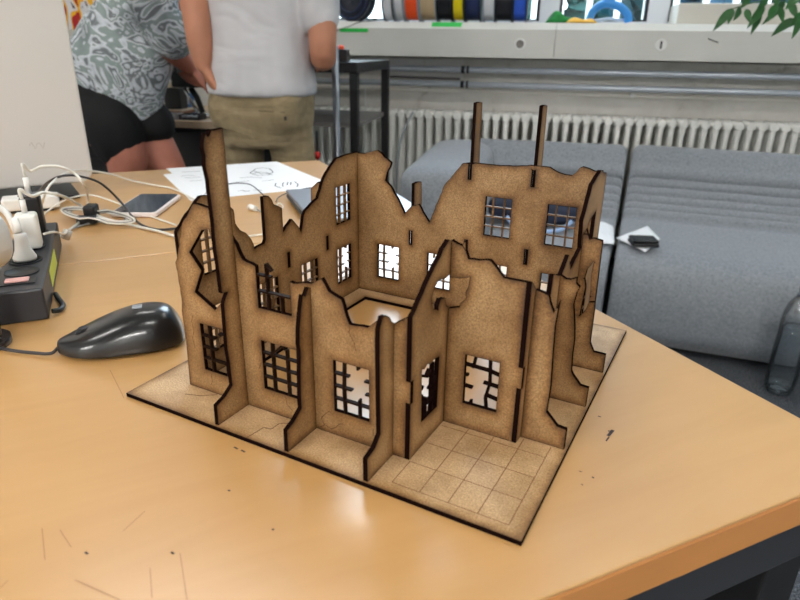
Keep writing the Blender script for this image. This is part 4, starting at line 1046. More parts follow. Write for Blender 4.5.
# white schuko plug, white charger, black charger
WPL = mat('white_plastic', (232, 232, 228), 0.35)
pg = thing('white_plug', 'white mains plug with a thick white lead in the nearest used socket', 'plug', ps_w(xp, 0.0, PH + .0014))
MB().lathe((0, 0, 0), [(0.001, 0), (0.0108, 0), (0.0110, 0.003), (0.0075, 0.011), (0.0060, 0.020), (0.0060, 0.027), (0.001, 0.028)], 24).build('plug_body', WPL, pg)
P0 = pg.location.copy()
MB().tube(smooth_path([(0, 0, 0.0285), Vector((-0.005, 0.003, 0.040)), at(17, 232, 0.52) - P0, at(8, 215, 0.58) - P0, at(-4, 206, 0.62) - P0, at(-30, 200, 0.68) - P0]), 0.0036, 10).build('lead', WPL, pg)
ch = thing('white_charger', 'white boxy charger standing in the power strip with a thin cable on top', 'charger', ps_w(xc - .006, -0.003, PH + .0014), PSA)
MB().box(-0.0095, 0.0095, -0.0105, 0.0105, 0.0, 0.038).build('charger_body', WPL, ch, 0.0035, 3)
MB().cyl((0, 0, 0.0383), (0, 0, 0.052), 0.0028).build('cable_plug', WPL, ch)
bc = thing('black_charger', 'black upright charger block behind the white one in the power strip', 'charger', ps_w(xb - .003, -0.003, PH + .0014), PSA)
MB().box(-0.0090, 0.0090, -0.0105, 0.0105, 0, 0.044).build('charger_body', BLACK, bc, 0.003)
MB().box(-0.0092, 0.0092, -0.0107, 0.0107, 0.0442, 0.0460).build('top_rim', mat('rim_grey', (96, 96, 100), .4), bc, 0.001)
MB().cyl((0.0, 0.0, 0.0463), (0.0, 0.0, 0.064), 0.0030).build('cable_plug', WPL, bc)
def cable(name, pts, r, m, label, n=8):
    return tag(MB().tube(smooth_path(pts, 9), r, n).build(name, m, None), label, 'cable')
CW = mat('white_cable', (226, 224, 216), 0.4); CG = mat('grey_cable', (150, 150, 150), 0.4); CD = mat('dark_cable', (46, 42, 44), 0.4)
Q = ps_w(xb - .003, -0.003, PH + .0014 + 0.0652); QC = ps_w(xc - .006, -.003, PH + .0014 + .0532)
cable('white_cable', [Q, Q + Vector((0, 0, .014)), at(30, 171, Q.y + .01), at(42, 166.5, Q.y + .02), at(58, 166.5, Q.y + .03), at(74, 173, Q.y + .045), at(85, 187, Q.y + .06), flat(88, 200, Z + .02), flat(84, 217, Z + .006), flat(66, 232, Z + .003), flat(52, 241, Z + .003)], 0.0016, CW,
      'white cable rising from the black charger in a high round arc')
cable('white_cable', [QC, QC + Vector((0, 0, .010)), at(32, 196, QC.y + .01), at(44, 192.5, QC.y + .03), at(62, 196, QC.y + .06), flat(78, 204, Z + .022), flat(92, 212.5, Z + .012), flat(110, 220, Z + .006), flat(140, 227, Z + .003), flat(165, 233, Z + .003), flat(182, 239, Z + .003)], 0.0018, CW,
      'white cable bowing from the white charger through the black clip towards the model')
cable('dark_cable', [flat(38, 194, Z + .03), flat(46, 184, Z + .06), flat(60, 176.5, Z + .075), flat(78, 176, Z + .07), flat(100, 183, Z + .05), flat(118, 199, Z + .02), flat(132, 216, Z + .004), flat(142, 225, Z + .002), flat(158, 229.5, Z + .002), flat(182, 228, Z + .002)], 0.0017, CD,
      'dark cable arching from under the monitor to the left edge of the model')
cable('white_cable', [flat(41, 212, Z + .01), flat(43, 200, Z + .05), flat(50, 185, Z + .07), flat(66, 173, Z + .07), flat(84, 170.5, Z + .05), flat(110, 174, Z + .03), flat(135, 181.5, Z + .008), flat(170, 188, Z + .002), flat(190, 197, Z + .002), flat(204, 205, Z + .002)], 0.0016, CW,
      'white cable running in a long low arc past the phone to the drawings')
cable('white_cable', [flat(40, 218, Z + .002), flat(52, 208, Z + .012), flat(68, 199, Z + .02), flat(90, 195, Z + .02), flat(112, 201, Z + .012), flat(132, 209, Z + .004), flat(150, 216, Z + .002), flat(176, 225, Z + .002)], 0.0013, CW,
      'thin white cable crossing just in front of the phone')
# the coiled bundle held by the clip
bun = thing('cable_bundle', 'bundle of thin white cable loops held together by a black clip', 'cable bundle', flat(92, 214, Z))
B0 = Vector(bun.location)
for k in range(6):
    s = (k - 2.5); pts = []
    for j in range(25):
        a = 2 * PI * j / 24; ca, sa = math.cos(a), math.sin(a)
        px = 98 + (32 + 2 * s) * ca; py = 214.5 + (3.2 + 1.5 * abs(s)) * sa * (1 if abs(px - 93) > 6 else .6) + 9.5 * (px - 92) / 38 * .55
        pts.append(flat(px, py, Z + 0.003 + 0.0022 * k) - B0)
    MB().tube(pts, 0.0011, 6).build('loop', CW if k % 2 else CG, bun)
cm = Matrix.Translation(flat(93, 221, Z) - B0) @ Matrix.Rotation(math.radians(20), 4, 'Z')
MB().box(-0.008, 0.008, -0.012, 0.012, -0.0001, 0.024, cm).build('clip', BLACK, bun, 0.003)
MB().box(-0.016, 0.012, -0.0225, -0.0125, 0.0, 0.013, cm).build('clip_lever', BLACK, bun, 0.004)
cable('grey_cable', [flat(84, 217, Z + .004), flat(78, 225, Z + .002), flat(66, 232, Z + .002), flat(60, 236, Z + .002)], 0.0011, CG, 'short thin grey cable between the clip and the power strip')
cable('grey_cable', [flat(62, 233, Z + .002), flat(80, 226, Z + .002), flat(98, 222, Z + .002), flat(112, 221, Z + .002), flat(125, 222, Z + .002)], 0.0011, CG, 'thin grey cable lying flat right of the black clip')
cn = thing('white_connector', 'small white angled connector with a lead at the side of the power strip', 'connector', flat(66, 243, Z))
MB().cyl((0, 0, 0.006), (0.004, 0.003, 0.016), 0.0055, n=14).build('connector_tip', mat('clear_tip', (206, 202, 196), .2), cn)
MB().tube(smooth_path([(0.003, 0.002, 0.0165), flat(64, 234, Z + .02) - Vector(cn.location), flat(54, 232, Z + .035) - Vector(cn.location), flat(44, 234, Z + .045) - Vector(cn.location)]), 0.0014, 8).build('lead', CW, cn)
# white hub below the monitor
a = flat(4, 213, Z + .0); b_ = flat(61, 208, Z + .0)
hb = thing('white_hub', 'long white plastic box lying under the cables in front of the monitor', 'adapter', ((a.x + b_.x) / 2, (a.y + b_.y) / 2, Z), math.atan2(b_.y - a.y, b_.x - a.x))
hl = (b_ - a).length / 2
MB().box(-hl, hl, -0.014, 0.020, 0.004, 0.022).build('hub_body', WPL, hb, 0.003)
MB().box(-hl + .01, hl - .01, -0.011, 0.017, 0, 0.0039).build('hub_shadow', BLACK, hb)  # black strip stands in for the shadow under the hub
# white rounded lamp head with a dark stem at the left edge
lh = thing('white_desk_lamp', 'white rounded lamp head on a dark tapered stem, cut off by the left edge', 'desk lamp', (-0.458, 0.398, Z))
MB().prism(rounded(-0.09, 0.046, 0.064, 0.118, 0.024, 8), 'y', -0.012, 0.012).build('lamp_head', mat('lamp_white', (206, 204, 200), .3), lh, 0.006, 3)
MB().tube(smooth_path([(0.012, 0.0, 0.066), (0.014, 0, 0.05), (0.020, -0.004, 0.03), (0.026, -0.010, 0.008)]), [0.009, .0088, .0086, .0084, .0082, .008, .0078, .0076, .0074, .0072, .007, .0068, .0066, .0064, .0062, .006, .0058, .0056, .0054, .0052, .005, .0048, .0046, .0044, .004], 10).build('stem', mat('dark_bronze', (46, 36, 32), .25, .4), lh)
MB().cyl((0.012, -.012, 0.0), (0.012, -.012, 0.006), 0.022, n=28).build('lamp_base', mat('dark_bronze', (0, 0, 0)), lh)

# mouse
ms = thing('computer_mouse', 'glossy black computer mouse with its cable, on the front table left of the model', 'mouse', (-0.3325, 0.4165, Z), math.radians(31.5)); ms.scale = (0.95, 0.93, 0.88)
def mouse_ring(t, sc=1.0, top=1.0):
    """t 0 nose .. 1 tail"""
    x = -0.053 + 0.106 * t
    w_ = 0.0315 * (1 - abs(2 * t - 1.08) ** 3.2 * 0.62); w_ = max(w_, .003)
    if t < .03 or t > .97: w_ *= .80
    h = 0.010 + 0.0285 * math.sin(PI * min(1, t ** 1.3 * .70 + .03))
    if t > .86: h *= math.sqrt(max(.05, 1 - ((t - .86) / .145) ** 2 * .93))
    ring = []
    for k in range(20):
        a = 2 * PI * k / 20; c, s = math.cos(a), math.sin(a)
        y = w_ * math.copysign(abs(c) ** .75, c); z = (0.003 + (h - .003) * abs(s) ** .8) if s > 0 else 0.0025 * (1 - abs(s)) + .0012
        ring.append(Vector((x, y, z)))
    return ring
MB().loft([mouse_ring(t / 22) for t in range(23)]).build('shell', mat('mouse_black', (16, 16, 18), .28, coat=.35), ms, sub=1)
MB().cyl((-0.030, -0.0035, 0.0165), (-0.030, 0.0035, 0.0165), 0.0065, n=20).build('scroll_wheel', mat('rubber', (40, 40, 42), .7), ms)
bl = MB().tube([(-0.052 + .0035 * k, 0.0, 0.0105 + 0.0262 * math.sin(PI * min(.5, (.10 + .86 * (.01 + .033 * k)))) ** .8) for k in range(2)], .0004, 6)
MB().box(0.012, 0.020, -.004, .004, .0375, .0386).build('logo_mark', mat('silver_mark', (150, 154, 160), .3), ms)
MC = Matrix.LocRotScale(ms.location, Matrix.Rotation(math.radians(31.5), 3, 'Z'), ms.scale)
nose = MC @ Vector((-0.0525, 0, 0.005)); 
MB().tube(smooth_path([nose, flat(50, 353.5, Z + .003), flat(30, 352.5, Z + .002), flat(10, 350, Z + .002), flat(-20, 344, Z + .002)]), 0.0014, 8).build('mouse_cable', CD, None)
mcab = bpy.data.objects['mouse_cable']; mcab.parent = ms; mcab.matrix_parent_inverse = MC.inverted()

# phone
ph = thing('smartphone', 'smartphone with a dark screen and a white case lying on the rear table', 'phone', (-0.592, 0.850, Z), math.radians(104.5))
MB().prism(rounded(-0.064, 0.064, -0.0345, 0.0345, 0.009), 'z', 0, 0.0070).build('case', mat('case_white', (226, 214, 210), .4), ph, 0.002)
MB().prism(rounded(-0.060, 0.060, -0.0305, 0.0305, 0.007), 'z', 0.0071, 0.0077).build('screen', mat('screen_glass', (40, 46, 60), .08, spec=.6), ph)
# drawings
INK = mat('pen_ink', (70, 76, 84), .6)
def Fp(x, y, z=Z + .0002): 
    p = flat(x, y, z); return p
dr = tag(sheet_of('drawing_sheet', [Fp(166, 168.5), Fp(277, 161.5), Fp(336, 186), Fp(206, 199)], mat('drawing_paper', (236, 237, 240), .7), th=.0002, n=6), 'large white drawing sheet with pen sketches behind the tall pillar of the model', 'drawing')
lines = [[(250, 173), (256, 168.5), (264, 167.5), (270, 169), (273, 172), (268, 175), (258, 175.5), (250, 173)], [(252, 174), (258, 172), (266, 172.5), (272, 175)], [(254, 171), (262, 174), (270, 173)],
         [(276, 183), (275, 186), (281, 188)], [(284, 182.5), (282.5, 184), (283, 186.5)], [(288, 182), (287, 185)], [(291, 182), (290.5, 185)], [(294.5, 181.5), (298, 184), (297, 187)],
         [(181, 176), (187, 175.2), (195, 175.6)], [(184, 178), (190, 177.6), (200, 177)], [(238, 191), (242, 190.3), (246, 191.4), (250, 190.5)], [(253, 190.2), (258, 189.6), (262, 190.6)], [(236, 182), (244, 181.5), (249, 180.7)],
         [(182, 172), (200, 171.2)], [(206, 170.6), (214, 170.4)], [(240, 178), (250, 177), (262, 178)], [(262, 181), (268, 180.5), (274, 179.6)], [(190, 181), (202, 180.2)]]
for l_ in lines:
    im = MB(); stroke(im, l_, .0020, Z + .0008); im.build('pen_stroke', INK, dr, recalc=False)
tag(sheet_of('paper_sheet', [Fp(163, 174.5, Z), Fp(186, 171.5, Z), Fp(212, 198, Z), Fp(191, 201, Z)], MAT['drawing_paper'], th=.0001, n=4), 'white sheet peeking out left beneath the large drawing', 'paper')
# grey slab behind the model
lp = thing('grey_laptop', 'closed grey laptop lying behind the left wall of the model', 'laptop', (-0.268, 0.900, Z), math.radians(-58))
MB().box(-0.125, 0.08, -0.085, 0.085, 0.002, 0.010).build('laptop_base', mat('laptop_dark', (58, 60, 66), .5), lp, 0.003)
MB().box(-0.125, 0.08, -0.085, 0.085, 0.0105, 0.016).build('lid', mat('laptop_grey', (120, 126, 136), .35, .3), lp, 0.002)
# bits of cable on the rear table
cable('dark_cable', [flat(228, 184, Z + .002), flat(238, 183, Z + .003), flat(250, 184.5, Z + .008), flat(259, 191, Z + .01), flat(267, 199, Z + .004), flat(276, 210, Z + .002)], 0.0009, CD, 'thin dark lead across the drawing beside the pillar')
cable('dark_cable', [flat(205, 212, Z + .002), flat(203, 202, Z + .012), flat(205, 194, Z + .02), flat(212, 189, Z + .02), flat(220, 190, Z + .012), flat(228, 196, Z + .003)], 0.0009, CG, 'thin grey loop of wire left of the tall pillar')
cable('dark_cable', [flat(276, 202, Z + .002), flat(279, 197, Z + .004), flat(290, 192, Z + .003), flat(303, 189, Z + .002), flat(318, 186.5, Z + .002)], 0.0009, CD, 'thin dark lead curling in front of the grey laptop')
cc = thing('earphone', 'small white earphone plug lying on the rear table', 'earphone', flat(254, 208, Z))
e0 = Vector(cc.location)
MB().tube([flat(250, 207, Z + .004) - e0, flat(256, 209, Z + .004) - e0], [0.005, 0.004], 10).build('plug_body', WPL, cc)
MB().tube(smooth_path([flat(256.5, 209, Z + .003) - e0, flat(262, 212, Z + .0015) - e0, flat(270, 213, Z + .0015) - e0]), 0.0013, 6).build('lead', CG, cc)
cable('white_cable', [flat(276, 206, Z + .003), flat(279, 203, Z + .006), flat(283, 206, Z + .004), flat(281, 210, Z + .003), flat(277, 209, Z + .003)], 0.0010, CW, 'tiny white curl of wire beside the grey laptop')
cable('white_cable', [flat(236, 238, Z + .002), flat(250, 236, Z + .002), flat(266, 234, Z + .002)], 0.0012, CW, 'short white cable seen through the broken left wall of the model')

# ================================================================== PEOPLE
SKIN = mat('skin', (186, 128, 100), 0.55, vary=.08, scale=12)
HAIR = mat('dark_hair', (36, 26, 22), 0.7, vary=.4, scale=60, stretch=(1, 1, .2))
def ell(c, rx, ry, n=20, tilt=None, yaw=0.0, sq=1.0):
    """horizontal-ish ellipse ring; tilt = axis direction of the tube"""
    c = Vector(c); d = Vector(tilt).normalized() if tilt is not None else Vector((0, 0, 1))
    R_ = Vector((0, 0, 1)).rotation_difference(d).to_matrix() @ Matrix.Rotation(yaw, 3, 'Z'); out = []
    for k in range(n):
        a = 2 * PI * k / n; ca, sa = math.cos(a), math.sin(a)
        out.append(c + R_ @ Vector((rx * math.copysign(abs(ca) ** sq, ca), ry * math.copysign(abs(sa) ** sq, sa), 0)))
    return out
def limb(mb, pts, radii, n=14, flat_=1.0):
    pts = smooth_path(pts, 5); m = len(pts); rr = []
    for i in range(m):
        t = i / (m - 1) * (len(radii) - 1); k = min(int(t), len(radii) - 2); rr.append(radii[k] + (radii[k + 1] - radii[k]) * (t - k))
    mb.tube(pts, rr, n); mb.ball(pts[0], rr[0] * .98, n=12, m=8); mb.ball(pts[-1], rr[-1] * .98, n=12, m=8)
def hand(mb, wrist, d, palm_n, size=1.0, curl=0.5, side=1):
    """palm, four bent fingers of unequal length and a thumb leaving the side of the palm"""
    d = Vector(d).normalized(); nn = Vector(palm_n).normalized(); nn = (nn - d * nn.dot(d)).normalized(); s = d.cross(nn).normalized() * side
    w_ = Vector(wrist); S = size
    rings = []
    for t, a, b_ in ((0, .024, .018), (.25, .030, .017), (.55, .038, .016), (.85, .041, .014), (1.0, .038, .011)):
        c = w_ + d * (.088 * t * S); rings.append([c + s * (a * S * math.cos(2 * PI * k / 14)) + nn * (b_ * S * math.sin(2 * PI * k / 14)) for k in range(14)])
    mb.loft(rings)
    for k, (o, L_) in enumerate(((-.028, .066), (-.0095, .076), (.0095, .071), (.027, .056))):
        p = w_ + d * (.080 * S) + s * (o * S); dd = d.copy(); pts = [p]; ang = curl * (.6 + .12 * k)
        for seg in (.45, .32, .23):
            dd = (dd * math.cos(ang) + nn * math.sin(ang)).normalized(); p = p + dd * (L_ * seg * S * 1.15); pts.append(p)
        mb.tube(pts, [.0092 * S, .0086 * S, .0078 * S, .0066 * S], 8); mb.ball(pts[-1], .0066 * S, n=8, m=6)
    p = w_ + d * (.022 * S) - s * (.024 * S); t1 = (d * .62 - s * .72 + nn * .32).normalized(); t2 = (d * .88 - s * .25 + nn * .42).normalized()
    pts = [p, p + t1 * .036 * S, p + t1 * .036 * S + t2 * .030 * S, p + t1 * .036 * S + t2 * .030 * S + (t2 + nn * .4).normalized() * .022 * S]
    mb.tube(pts, [.014 * S, .0115 * S, .0100 * S, .0078 * S], 8); mb.ball(pts[-1], .0078 * S, n=8, m=6)
def remesh(o, vox, smooth_it=4):
    r = o.modifiers.new('remesh', 'REMESH'); r.mode = 'VOXEL'; r.voxel_size = vox; r.use_smooth_shade = True
    s = o.modifiers.new('smooth', 'SMOOTH'); s.factor = 0.5; s.iterations = smooth_it
def head(mb, c, fwd, up, parent_parts, person, hair_len='short'):
    c = Vector(c); f_ = Vector(fwd).normalized(); u = Vector(up).normalized(); f_ = (f_ - u * f_.dot(u)).normalized(); s = f_.cross(u)
    B = Matrix((s, f_, u)).transposed()
    rings = []
    for z, rx, ry, oy in ((-.115, .030, .030, .030), (-.105, .045, .048, .028), (-.08, .056, .070, .016), (-.045, .064, .085, .004), (0, .072, .094, 0), (.04, .075, .097, -.004), (.075, .068, .088, -.008), (.10, .050, .064, -.012), (.115, .022, .028, -.014)):
        rings.append([c + B @ Vector((rx * math.cos(2 * PI * k / 20), oy + ry * math.sin(2 * PI * k / 20), z)) for k in range(20)])
    mb.loft(rings)
    mb.tube([c + B @ Vector((0, .090, .012)), c + B @ Vector((0, .108, -.022)), c + B @ Vector((0, .098, -.032))], [.008, .014, .010], 8)
    mb.tube([c + B @ Vector((-.024, .082, -.058)), c + B @ Vector((0, .090, -.057)), c + B @ Vector((.024, .082, -.058))], [.005, .0075, .005], 8)
    mb.tube([c + B @ Vector((-.045, .078, .022)), c + B @ Vector((0, .094, .020)), c + B @ Vector((.045, .078, .022))], [.006, .008, .006], 8)
    for q in (-1, 1):
        mb.ball(c + B @ Vector((q * .074, -.006, -.006)), .010, .020, .030, M=B)
        e = MB().ball((0, 0, 0), .0125); eo = e.build('eye', mat('eye_white', (236, 234, 230), .2), person); eo.location = c + B @ Vector((q * .031, .076, .002)) - person.location
        ir = MB().ball((0, 0, 0), .0062); io = ir.build('iris', mat('iris', (52, 36, 26), .15), eo); io.location = B @ Vector((0, .0085, 0))
    hr = MB(); R2 = []
    for z, rx, ry, oy in ((-.05, .060, .050, -.050), (-.01, .078, .066, -.038), (.035, .083, .088, -.020), (.075, .079, .094, -.010), (.105, .062, .078, -.010), (.126, .034, .044, -.012), (.134, .010, .012, -.014)):
        R2.append([c + B @ Vector((rx * math.cos(2 * PI * k / 20), oy + ry * math.sin(2 * PI * k / 20), z)) - person.location for k in range(20)])
    hr.loft(R2); ho = hr.build('hair', HAIR, person); 
    return B

# ---- person in the white T-shirt, back to the camera, standing behind the rear table
p2 = thing('person', 'person in a white T-shirt and beige trousers standing with their back to the camera', 'person', (-0.885, 1.95, 0))
O2 = Vector(p2.location)
def L2(*p): return Vector(p)
body2 = MB()
# trunk under the clothes, neck
body2.loft([ell((0, 0.01, z), a, b_) for z, a, b_ in ((.80, .12, .085), (.92, .12, .085), (1.05, .12, .085), (1.2, .15, .10), (1.32, .165, .10), (1.40, .13, .075), (1.44, .062, .06), (1.50, .055, .058), (1.53, .055, .058))])
for q in (-1, 1):
    limb(body2, [(q * .095, .01, .84), (q * .10, .02, .50), (q * .105, 0, .12), (q * .105, 0.0, .06)], [.060, .050, .036, .036])
    body2.tube([(q * .105, -.045, .035), (q * .108, .06, .040), (q * .11, .15, .026)], [.033, .040, .028], 12)
head(body2, (0.02, .06, 1.615), (0.1, 1, -.45), (0, .35, 1), None, p2) if False else None
# arms: viewer's left arm hangs forward over the bench, viewer's right elbow is bent
a_sh = Vector((-.200, 0.0, 1.37)); a_el = at(197, 20, 1.84) - O2; a_wr = at(203, 64, 1.83) - O2
limb(body2, [a_sh, (a_sh + a_el) / 2 + Vector((-.01, 0, 0)), a_el, (a_el * .45 + a_wr * .55), a_wr], [.052, .046, .041, .039, .027])
hand(body2, a_wr, (0.07, 0.06, -.22), (0.6, .5, 0), .95, .35, 1)
b_sh = Vector((.185, 0.0, 1.37)); b_el = at(323, 52, 1.92) - O2; b_wr = b_el + Vector((-.09, .215, -.015))
limb(body2, [b_sh, (b_sh + b_el) / 2 + Vector((.01, 0, 0)), b_el, b_el * .5 + b_wr * .5 + Vector((.006, .0, 0)), b_wr], [.052, .047, .041, .039, .027])
hand(body2, b_wr, (-.4, 1, -.1), (-.2, -.1, -1), .95, .45, -1)
def fullhead(mb, person, c, fwd, up):
    # the head is part of the continuous body; hair and eyes are parts
    keep = person.location.copy()
    tmp = MB(); head(tmp, Vector(c) + keep, fwd, up, None, person)
    mb.add([Vector(v) - keep for v in tmp.v], tmp.f, True)
fullhead(body2, p2, (0.01, .075, 1.62), (0.05, 1, -.5), (0, .38, 1))
ob = body2.build('body', SKIN, p2); remesh(ob, 0.0075, 3)
for fx in (-1, 1): pass
# trousers
TR = bpy.data.materials.new('chino_cotton'); TR.use_nodes = True
nt = TR.node_tree; bs = nt.nodes['Principled BSDF']; tc = nt.nodes.new('ShaderNodeTexCoord')
mp = nt.nodes.new('ShaderNodeMapping'); mp.inputs['Rotation'].default_value = (0, math.radians(35), 0); mp.inputs['Scale'].default_value = (3, 3, 12); nt.links.new(tc.outputs['Object'], mp.inputs[0])
rr_ = ramp(nt, [(.3, srgb(128, 112, 84)), (.7, srgb(150, 134, 104))]); nt.links.new(noise(nt, tc.outputs['Object'], 30, 4), rr_.inputs[0]); nt.links.new(rr_.outputs[0], bs.inputs['Base Color'])
bs.inputs['Roughness'].default_value = .9
bp = nt.nodes.new('ShaderNodeBump'); bp.inputs['Strength'].default_value = .9; bp.inputs['Distance'].default_value = .025
nt.links.new(noise(nt, mp.outputs[0], 1.6, 3, .5, .6), bp.inputs['Height']); nt.links.new(bp.outputs[0], bs.inputs['Normal'])
tr = MB()
tr.loft([ell((0, .005, z), a, b_, sq=.9) for z, a, b_ in ((.68, .146, .112), (.76, .160, .130), (.82, .164, .134), (.88, .160, .126), (.95, .150, .114), (.985, .155, .11))])
for q in (-1, 1):
    tr.ball((q * .075, -.055, .80), .085, .075, .10)
    limb(tr, [(q * .080, .0, .76), (q * .102, .012, .50), (q * .108, .002, .22), (q * .108, .0, .085)], [.078, .068, .064, .062])
ot = tr.build('trousers', TR, p2); remesh(ot, .009, 4)
SEAM = mat('seam', (104, 90, 66), .9)
pts = [(0.004, -.118, .93), (0.004, -.126, .86), (0.002, -.118, .79), (0.0, -.096, .73)]
MB().tube(smooth_path([Vector(p) for p in pts]), .0018, 6).build('seat_seam', SEAM, p2)
pk = [at(285, 103, 1.825) - O2, at(299, 106, 1.825) - O2]
MB().tube([(0.045, -.138, .802), (0.12, -.116, .798)], .0016, 6).build('pocket_seam', SEAM, p2)
MB().box(0.118, 0.124, -.118, -.106, .775, .786).build('pocket_button', mat('button_dark', (60, 50, 40), .5), p2)
# T-shirt
def shirt_mat(name, c0, c1, bump_s=.8):
    m = bpy.data.materials.new(name); m.use_nodes = True; nt = m.node_tree; b = nt.nodes['Principled BSDF']; b.inputs['Roughness'].default_value = .9
    tc = nt.nodes.new('ShaderNodeTexCoord'); mp = nt.nodes.new('ShaderNodeMapping'); mp.inputs['Rotation'].default_value = (0, math.radians(-35), 0); mp.inputs['Scale'].default_value = (2.4, 2.4, 4.6); nt.links.new(tc.outputs['Object'], mp.inputs[0])
    r = ramp(nt, [(.3, srgb(*c0)), (.7, srgb(*c1))]); nt.links.new(noise(nt, tc.outputs['Object'], 10, 4), r.inputs[0]); nt.links.new(r.outputs[0], b.inputs['Base Color'])
    bp = nt.nodes.new('ShaderNodeBump'); bp.inputs['Strength'].default_value = bump_s; bp.inputs['Distance'].default_value = .03
    nt.links.new(noise(nt, mp.outputs[0], 1.7, 2, .45, .9), bp.inputs['Height']); nt.links.new(bp.outputs[0], b.inputs['Normal'])
    return m
TS = shirt_mat('white_jersey', (196, 195, 198), (208, 207, 210), .8)
ts = MB()
ts.loft([ell((x, y, z), a, b_, sq=.88) for x, y, z, a, b_ in ((.0, .0, .838, .172, .146), (.0, .0, .865, .174, .148), (0.0, .0, .90, .170, .144), (0, .004, 1.0, .162, .136), (0, .008, 1.1, .164, .130), (.0, .01, 1.2, .172, .128), (0, .01, 1.3, .196, .124), (0, .01, 1.37, .192, .110), (0, .012, 1.42, .13, .088), (0, .015, 1.445, .075, .07))])
s1 = a_sh.lerp(a_el, .55); s2 = b_sh.lerp(b_el, .76)
limb(ts, [a_sh + Vector((.04, 0, .01)), a_sh, a_sh.lerp(a_el, .3), s1], [.072, .074, .064, .058])
limb(ts, [b_sh - Vector((.04, 0, -.01)), b_sh, b_sh.lerp(b_el, .35), s2], [.072, .074, .066, .060])
ots = ts.build('t_shirt', TS, p2); remesh(ots, .009, 4)
# shoes
for q in (-1, 1):
    MB().loft([ell((q * .107, y, z), a, h_, tilt=(0, 1, 0)) for y, z, a, h_ in ((-.075, .040, .020, .020), (-.06, .045, .038, .044), (0, .048, .042, .047), (.08, .040, .048, .038), (.15, .030, .046, .028), (.185, .022, .025, .018))]).build('shoe', mat('shoe_grey', (70, 70, 74), .7), p2, sub=1)

# ---- person in the patterned shirt, bending to the right over the bench
p1 = thing('person', 'person in a grey patterned short-sleeved shirt and black shorts, bending over the workbench', 'person', (-1.43, 2.02, 0))
O1 = Vector(p1.location)
def A(x, y, Y): return at(x, y, Y) - O1
body1 = MB()
hip = A(112, 108, 2.07); chest = A(144, 12, 2.09); neck = A(166, -38, 2.11)
axis = (chest - hip).normalized()
body1.loft([ell(hip.lerp(neck, t), a, b_, tilt=axis) for t, a, b_ in ((-.05, .12, .10), (.15, .14, .11), (.4, .125, .10), (.65, .14, .105), (.85, .12, .085), (.97, .055, .055), (1.15, .052, .052))])
k1 = A(128, 190, 1.97); k2 = A(176, 188, 2.10)
limb(body1, [hip + Vector((-.02, -.06, -.04)), A(124, 150, 1.97), k1, Vector((k1.x - .04, k1.y + .02, .25)), Vector((k1.x - .05, k1.y + .03, .06))], [.088, .078, .054, .050, .036])
limb(body1, [hip + Vector((.02, .07, -.04)), A(155, 150, 2.10), k2, Vector((k2.x - .01, k2.y + .02, .25)), Vector((k2.x - .02, k2.y + .03, .06))], [.090, .080, .056, .050, .036])
for kk in (Vector((k1.x - .05, k1.y + .03, 0)), Vector((k2.x - .02, k2.y + .03, 0))):
    body1.tube([kk + Vector((-.04, 0, .035)), kk + Vector((.06, 0.01, .04)), kk + Vector((.14, .02, .026))], [.033, .040, .027], 12)
sh_n = A(156, 2, 1.99); sh_f = A(162, -5, 2.22)
el_n = A(166, 44, 2.02) ; wr_n = A(191, 68, 2.17)
el_f = sh_f + Vector((.06, .02, -.25)); wr_f = el_f + Vector((.22, -.02, -.07))
limb(body1, [sh_n, sh_n.lerp(el_n, .5), el_n, el_n.lerp(wr_n, .5), wr_n], [.050, .045, .040, .038, .026])
hand(body1, wr_n, (.20, .12, -.10), (0, .5, -1), .92, .5, 1)
limb(body1, [sh_f, sh_f.lerp(el_f, .5), el_f, el_f.lerp(wr_f, .5), wr_f], [.050, .045, .040, .038, .026])
hand(body1, wr_f, (1, -.1, -.4), (0, -.4, -1), .92, .5, -1)
fullhead(body1, p1, neck + Vector((.10, .01, .09)), (1, .05, -.75), (.75, 0, 1))
o1 = body1.build('body', mat('skin_two', (176, 112, 92), .55, vary=.08, scale=12), p1); remesh(o1, .0075, 3)
# shorts
sh = MB()
sh.loft([ell(hip + axis * t + Vector((-.015, 0, 0)), a, b_, tilt=axis) for t, a, b_ in ((-.13, .13, .12), (-.06, .158, .138), (.02, .162, .138), (.09, .150, .125), (.14, .14, .12))])
limb(sh, [hip + Vector((-.03, -.06, -.02)), A(112, 126, 1.97), A(119, 144, 1.97)], [.104, .098, .090])
limb(sh, [hip + Vector((.01, .07, -.02)), A(134, 114, 2.10), A(150, 124, 2.10)], [.106, .098, .092])
os_ = sh.build('shorts', mat('black_shorts', (14, 14, 16), .85), p1); remesh(os_, .010, 3)
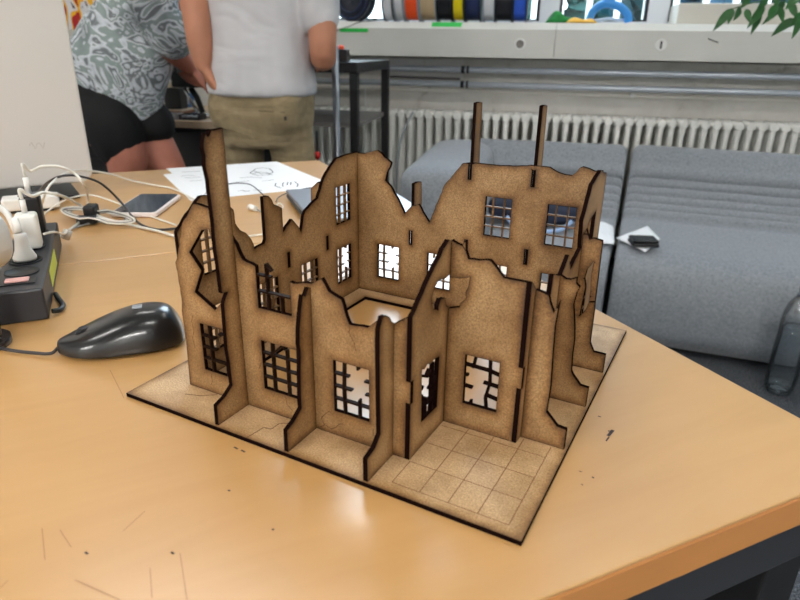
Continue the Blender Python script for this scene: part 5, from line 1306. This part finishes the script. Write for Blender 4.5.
# patterned shirt: open and hanging in front
def pattern_mat():
    m = bpy.data.materials.new('swirl_print'); m.use_nodes = True; nt = m.node_tree; b = nt.nodes['Principled BSDF']; b.inputs['Roughness'].default_value = .85
    tc = nt.nodes.new('ShaderNodeTexCoord'); ob_ = tc.outputs['Object']
    n1 = noise(nt, ob_, 5.5, 2, .5, 2.4)
    sw = nt.nodes.new('ShaderNodeMath'); sw.operation = 'MULTIPLY'; sw.inputs[1].default_value = 26; nt.links.new(n1, sw.inputs[0])
    si = nt.nodes.new('ShaderNodeMath'); si.operation = 'SINE'; nt.links.new(sw.outputs[0], si.inputs[0])
    r = ramp(nt, [(.0, srgb(112, 118, 122)), (.10, srgb(136, 142, 146)), (.16, srgb(196, 202, 208)), (.70, srgb(222, 226, 232)), (.80, srgb(152, 164, 164)), (1.0, srgb(142, 156, 154))])
    r.color_ramp.interpolation = 'EASE'
    mr = nt.nodes.new('ShaderNodeMapRange'); mr.inputs['From Min'].default_value = -1; nt.links.new(si.outputs[0], mr.inputs['Value']); nt.links.new(mr.outputs[0], r.inputs[0])
    big = ramp(nt, [(.36, (0.50, .51, .52, 1)), (.46, (1, 1, 1, 1))]); nt.links.new(noise(nt, ob_, 4.2, 2, .5, .5), big.inputs[0])
    col = mix(nt, 1.0, r.outputs[0], big.outputs[0], 'MULTIPLY')
    nt.links.new(col, b.inputs['Base Color'])
    bp = nt.nodes.new('ShaderNodeBump'); bp.inputs['Strength'].default_value = .8; bp.inputs['Distance'].default_value = .03
    nt.links.new(noise(nt, ob_, 7, 3, .5, .5), bp.inputs['Height']); nt.links.new(bp.outputs[0], b.inputs['Normal'])
    return m
st = MB()
n_ = 24
def tri_ring(pts, th_front, th_back):
    return pts
# outline stations up the trunk: (left px, y, right px, y, half depth)
ST = [((100, 99), (152, 142), .085), ((86, 92), (157, 118), .105), ((75, 84), (162, 92), .125), ((70, 62), (172, 62), .135), ((75, 42), (176, 40), .130), ((86, 22), (178, 18), .125), ((102, 2), (180, -6), .12), ((126, -22), (186, -28), .105), ((148, -40), (184, -46), .08)]
rings = []
for (l_, r_, dp) in ST:
    a = A(l_[0], l_[1], 2.07); b_ = A(r_[0], r_[1], 2.07); c = (a + b_) / 2; h = (b_ - a) / 2
    rings.append([c + h * math.copysign(abs(math.cos(2 * PI * k / n_)) ** .9, math.cos(2 * PI * k / n_)) + Vector((0, dp * math.sin(2 * PI * k / n_), 0)) for k in range(n_)])
st.loft(rings)
tipr = [A(152, 140, 2.0)]
limb(st, [sh_n + Vector((-.02, 0, .02)), sh_n.lerp(el_n, .45), A(172, 36, 2.02)], [.070, .074, .076])
limb(st, [sh_f + Vector((-.02, 0, .02)), sh_f.lerp(el_f, .75)], [.075, .080])
o_ = st.build('patterned_shirt', pattern_mat(), p1); remesh(o_, .009, 3)
for kk in (Vector((k1.x - .05, k1.y + .03, 0)), Vector((k2.x - .02, k2.y + .03, 0))):
    MB().loft([ell(kk + Vector((x, 0.0 + x * .1, z)), a, h_, tilt=(1, .1, 0)) for x, z, a, h_ in ((-.075, .040, .020, .020), (-.06, .045, .044, .038), (0, .048, .047, .042), (.08, .040, .038, .048), (.15, .030, .028, .046), (.185, .022, .018, .025))]).build('shoe', mat('shoe_black', (30, 30, 32), .7), p1, sub=1)
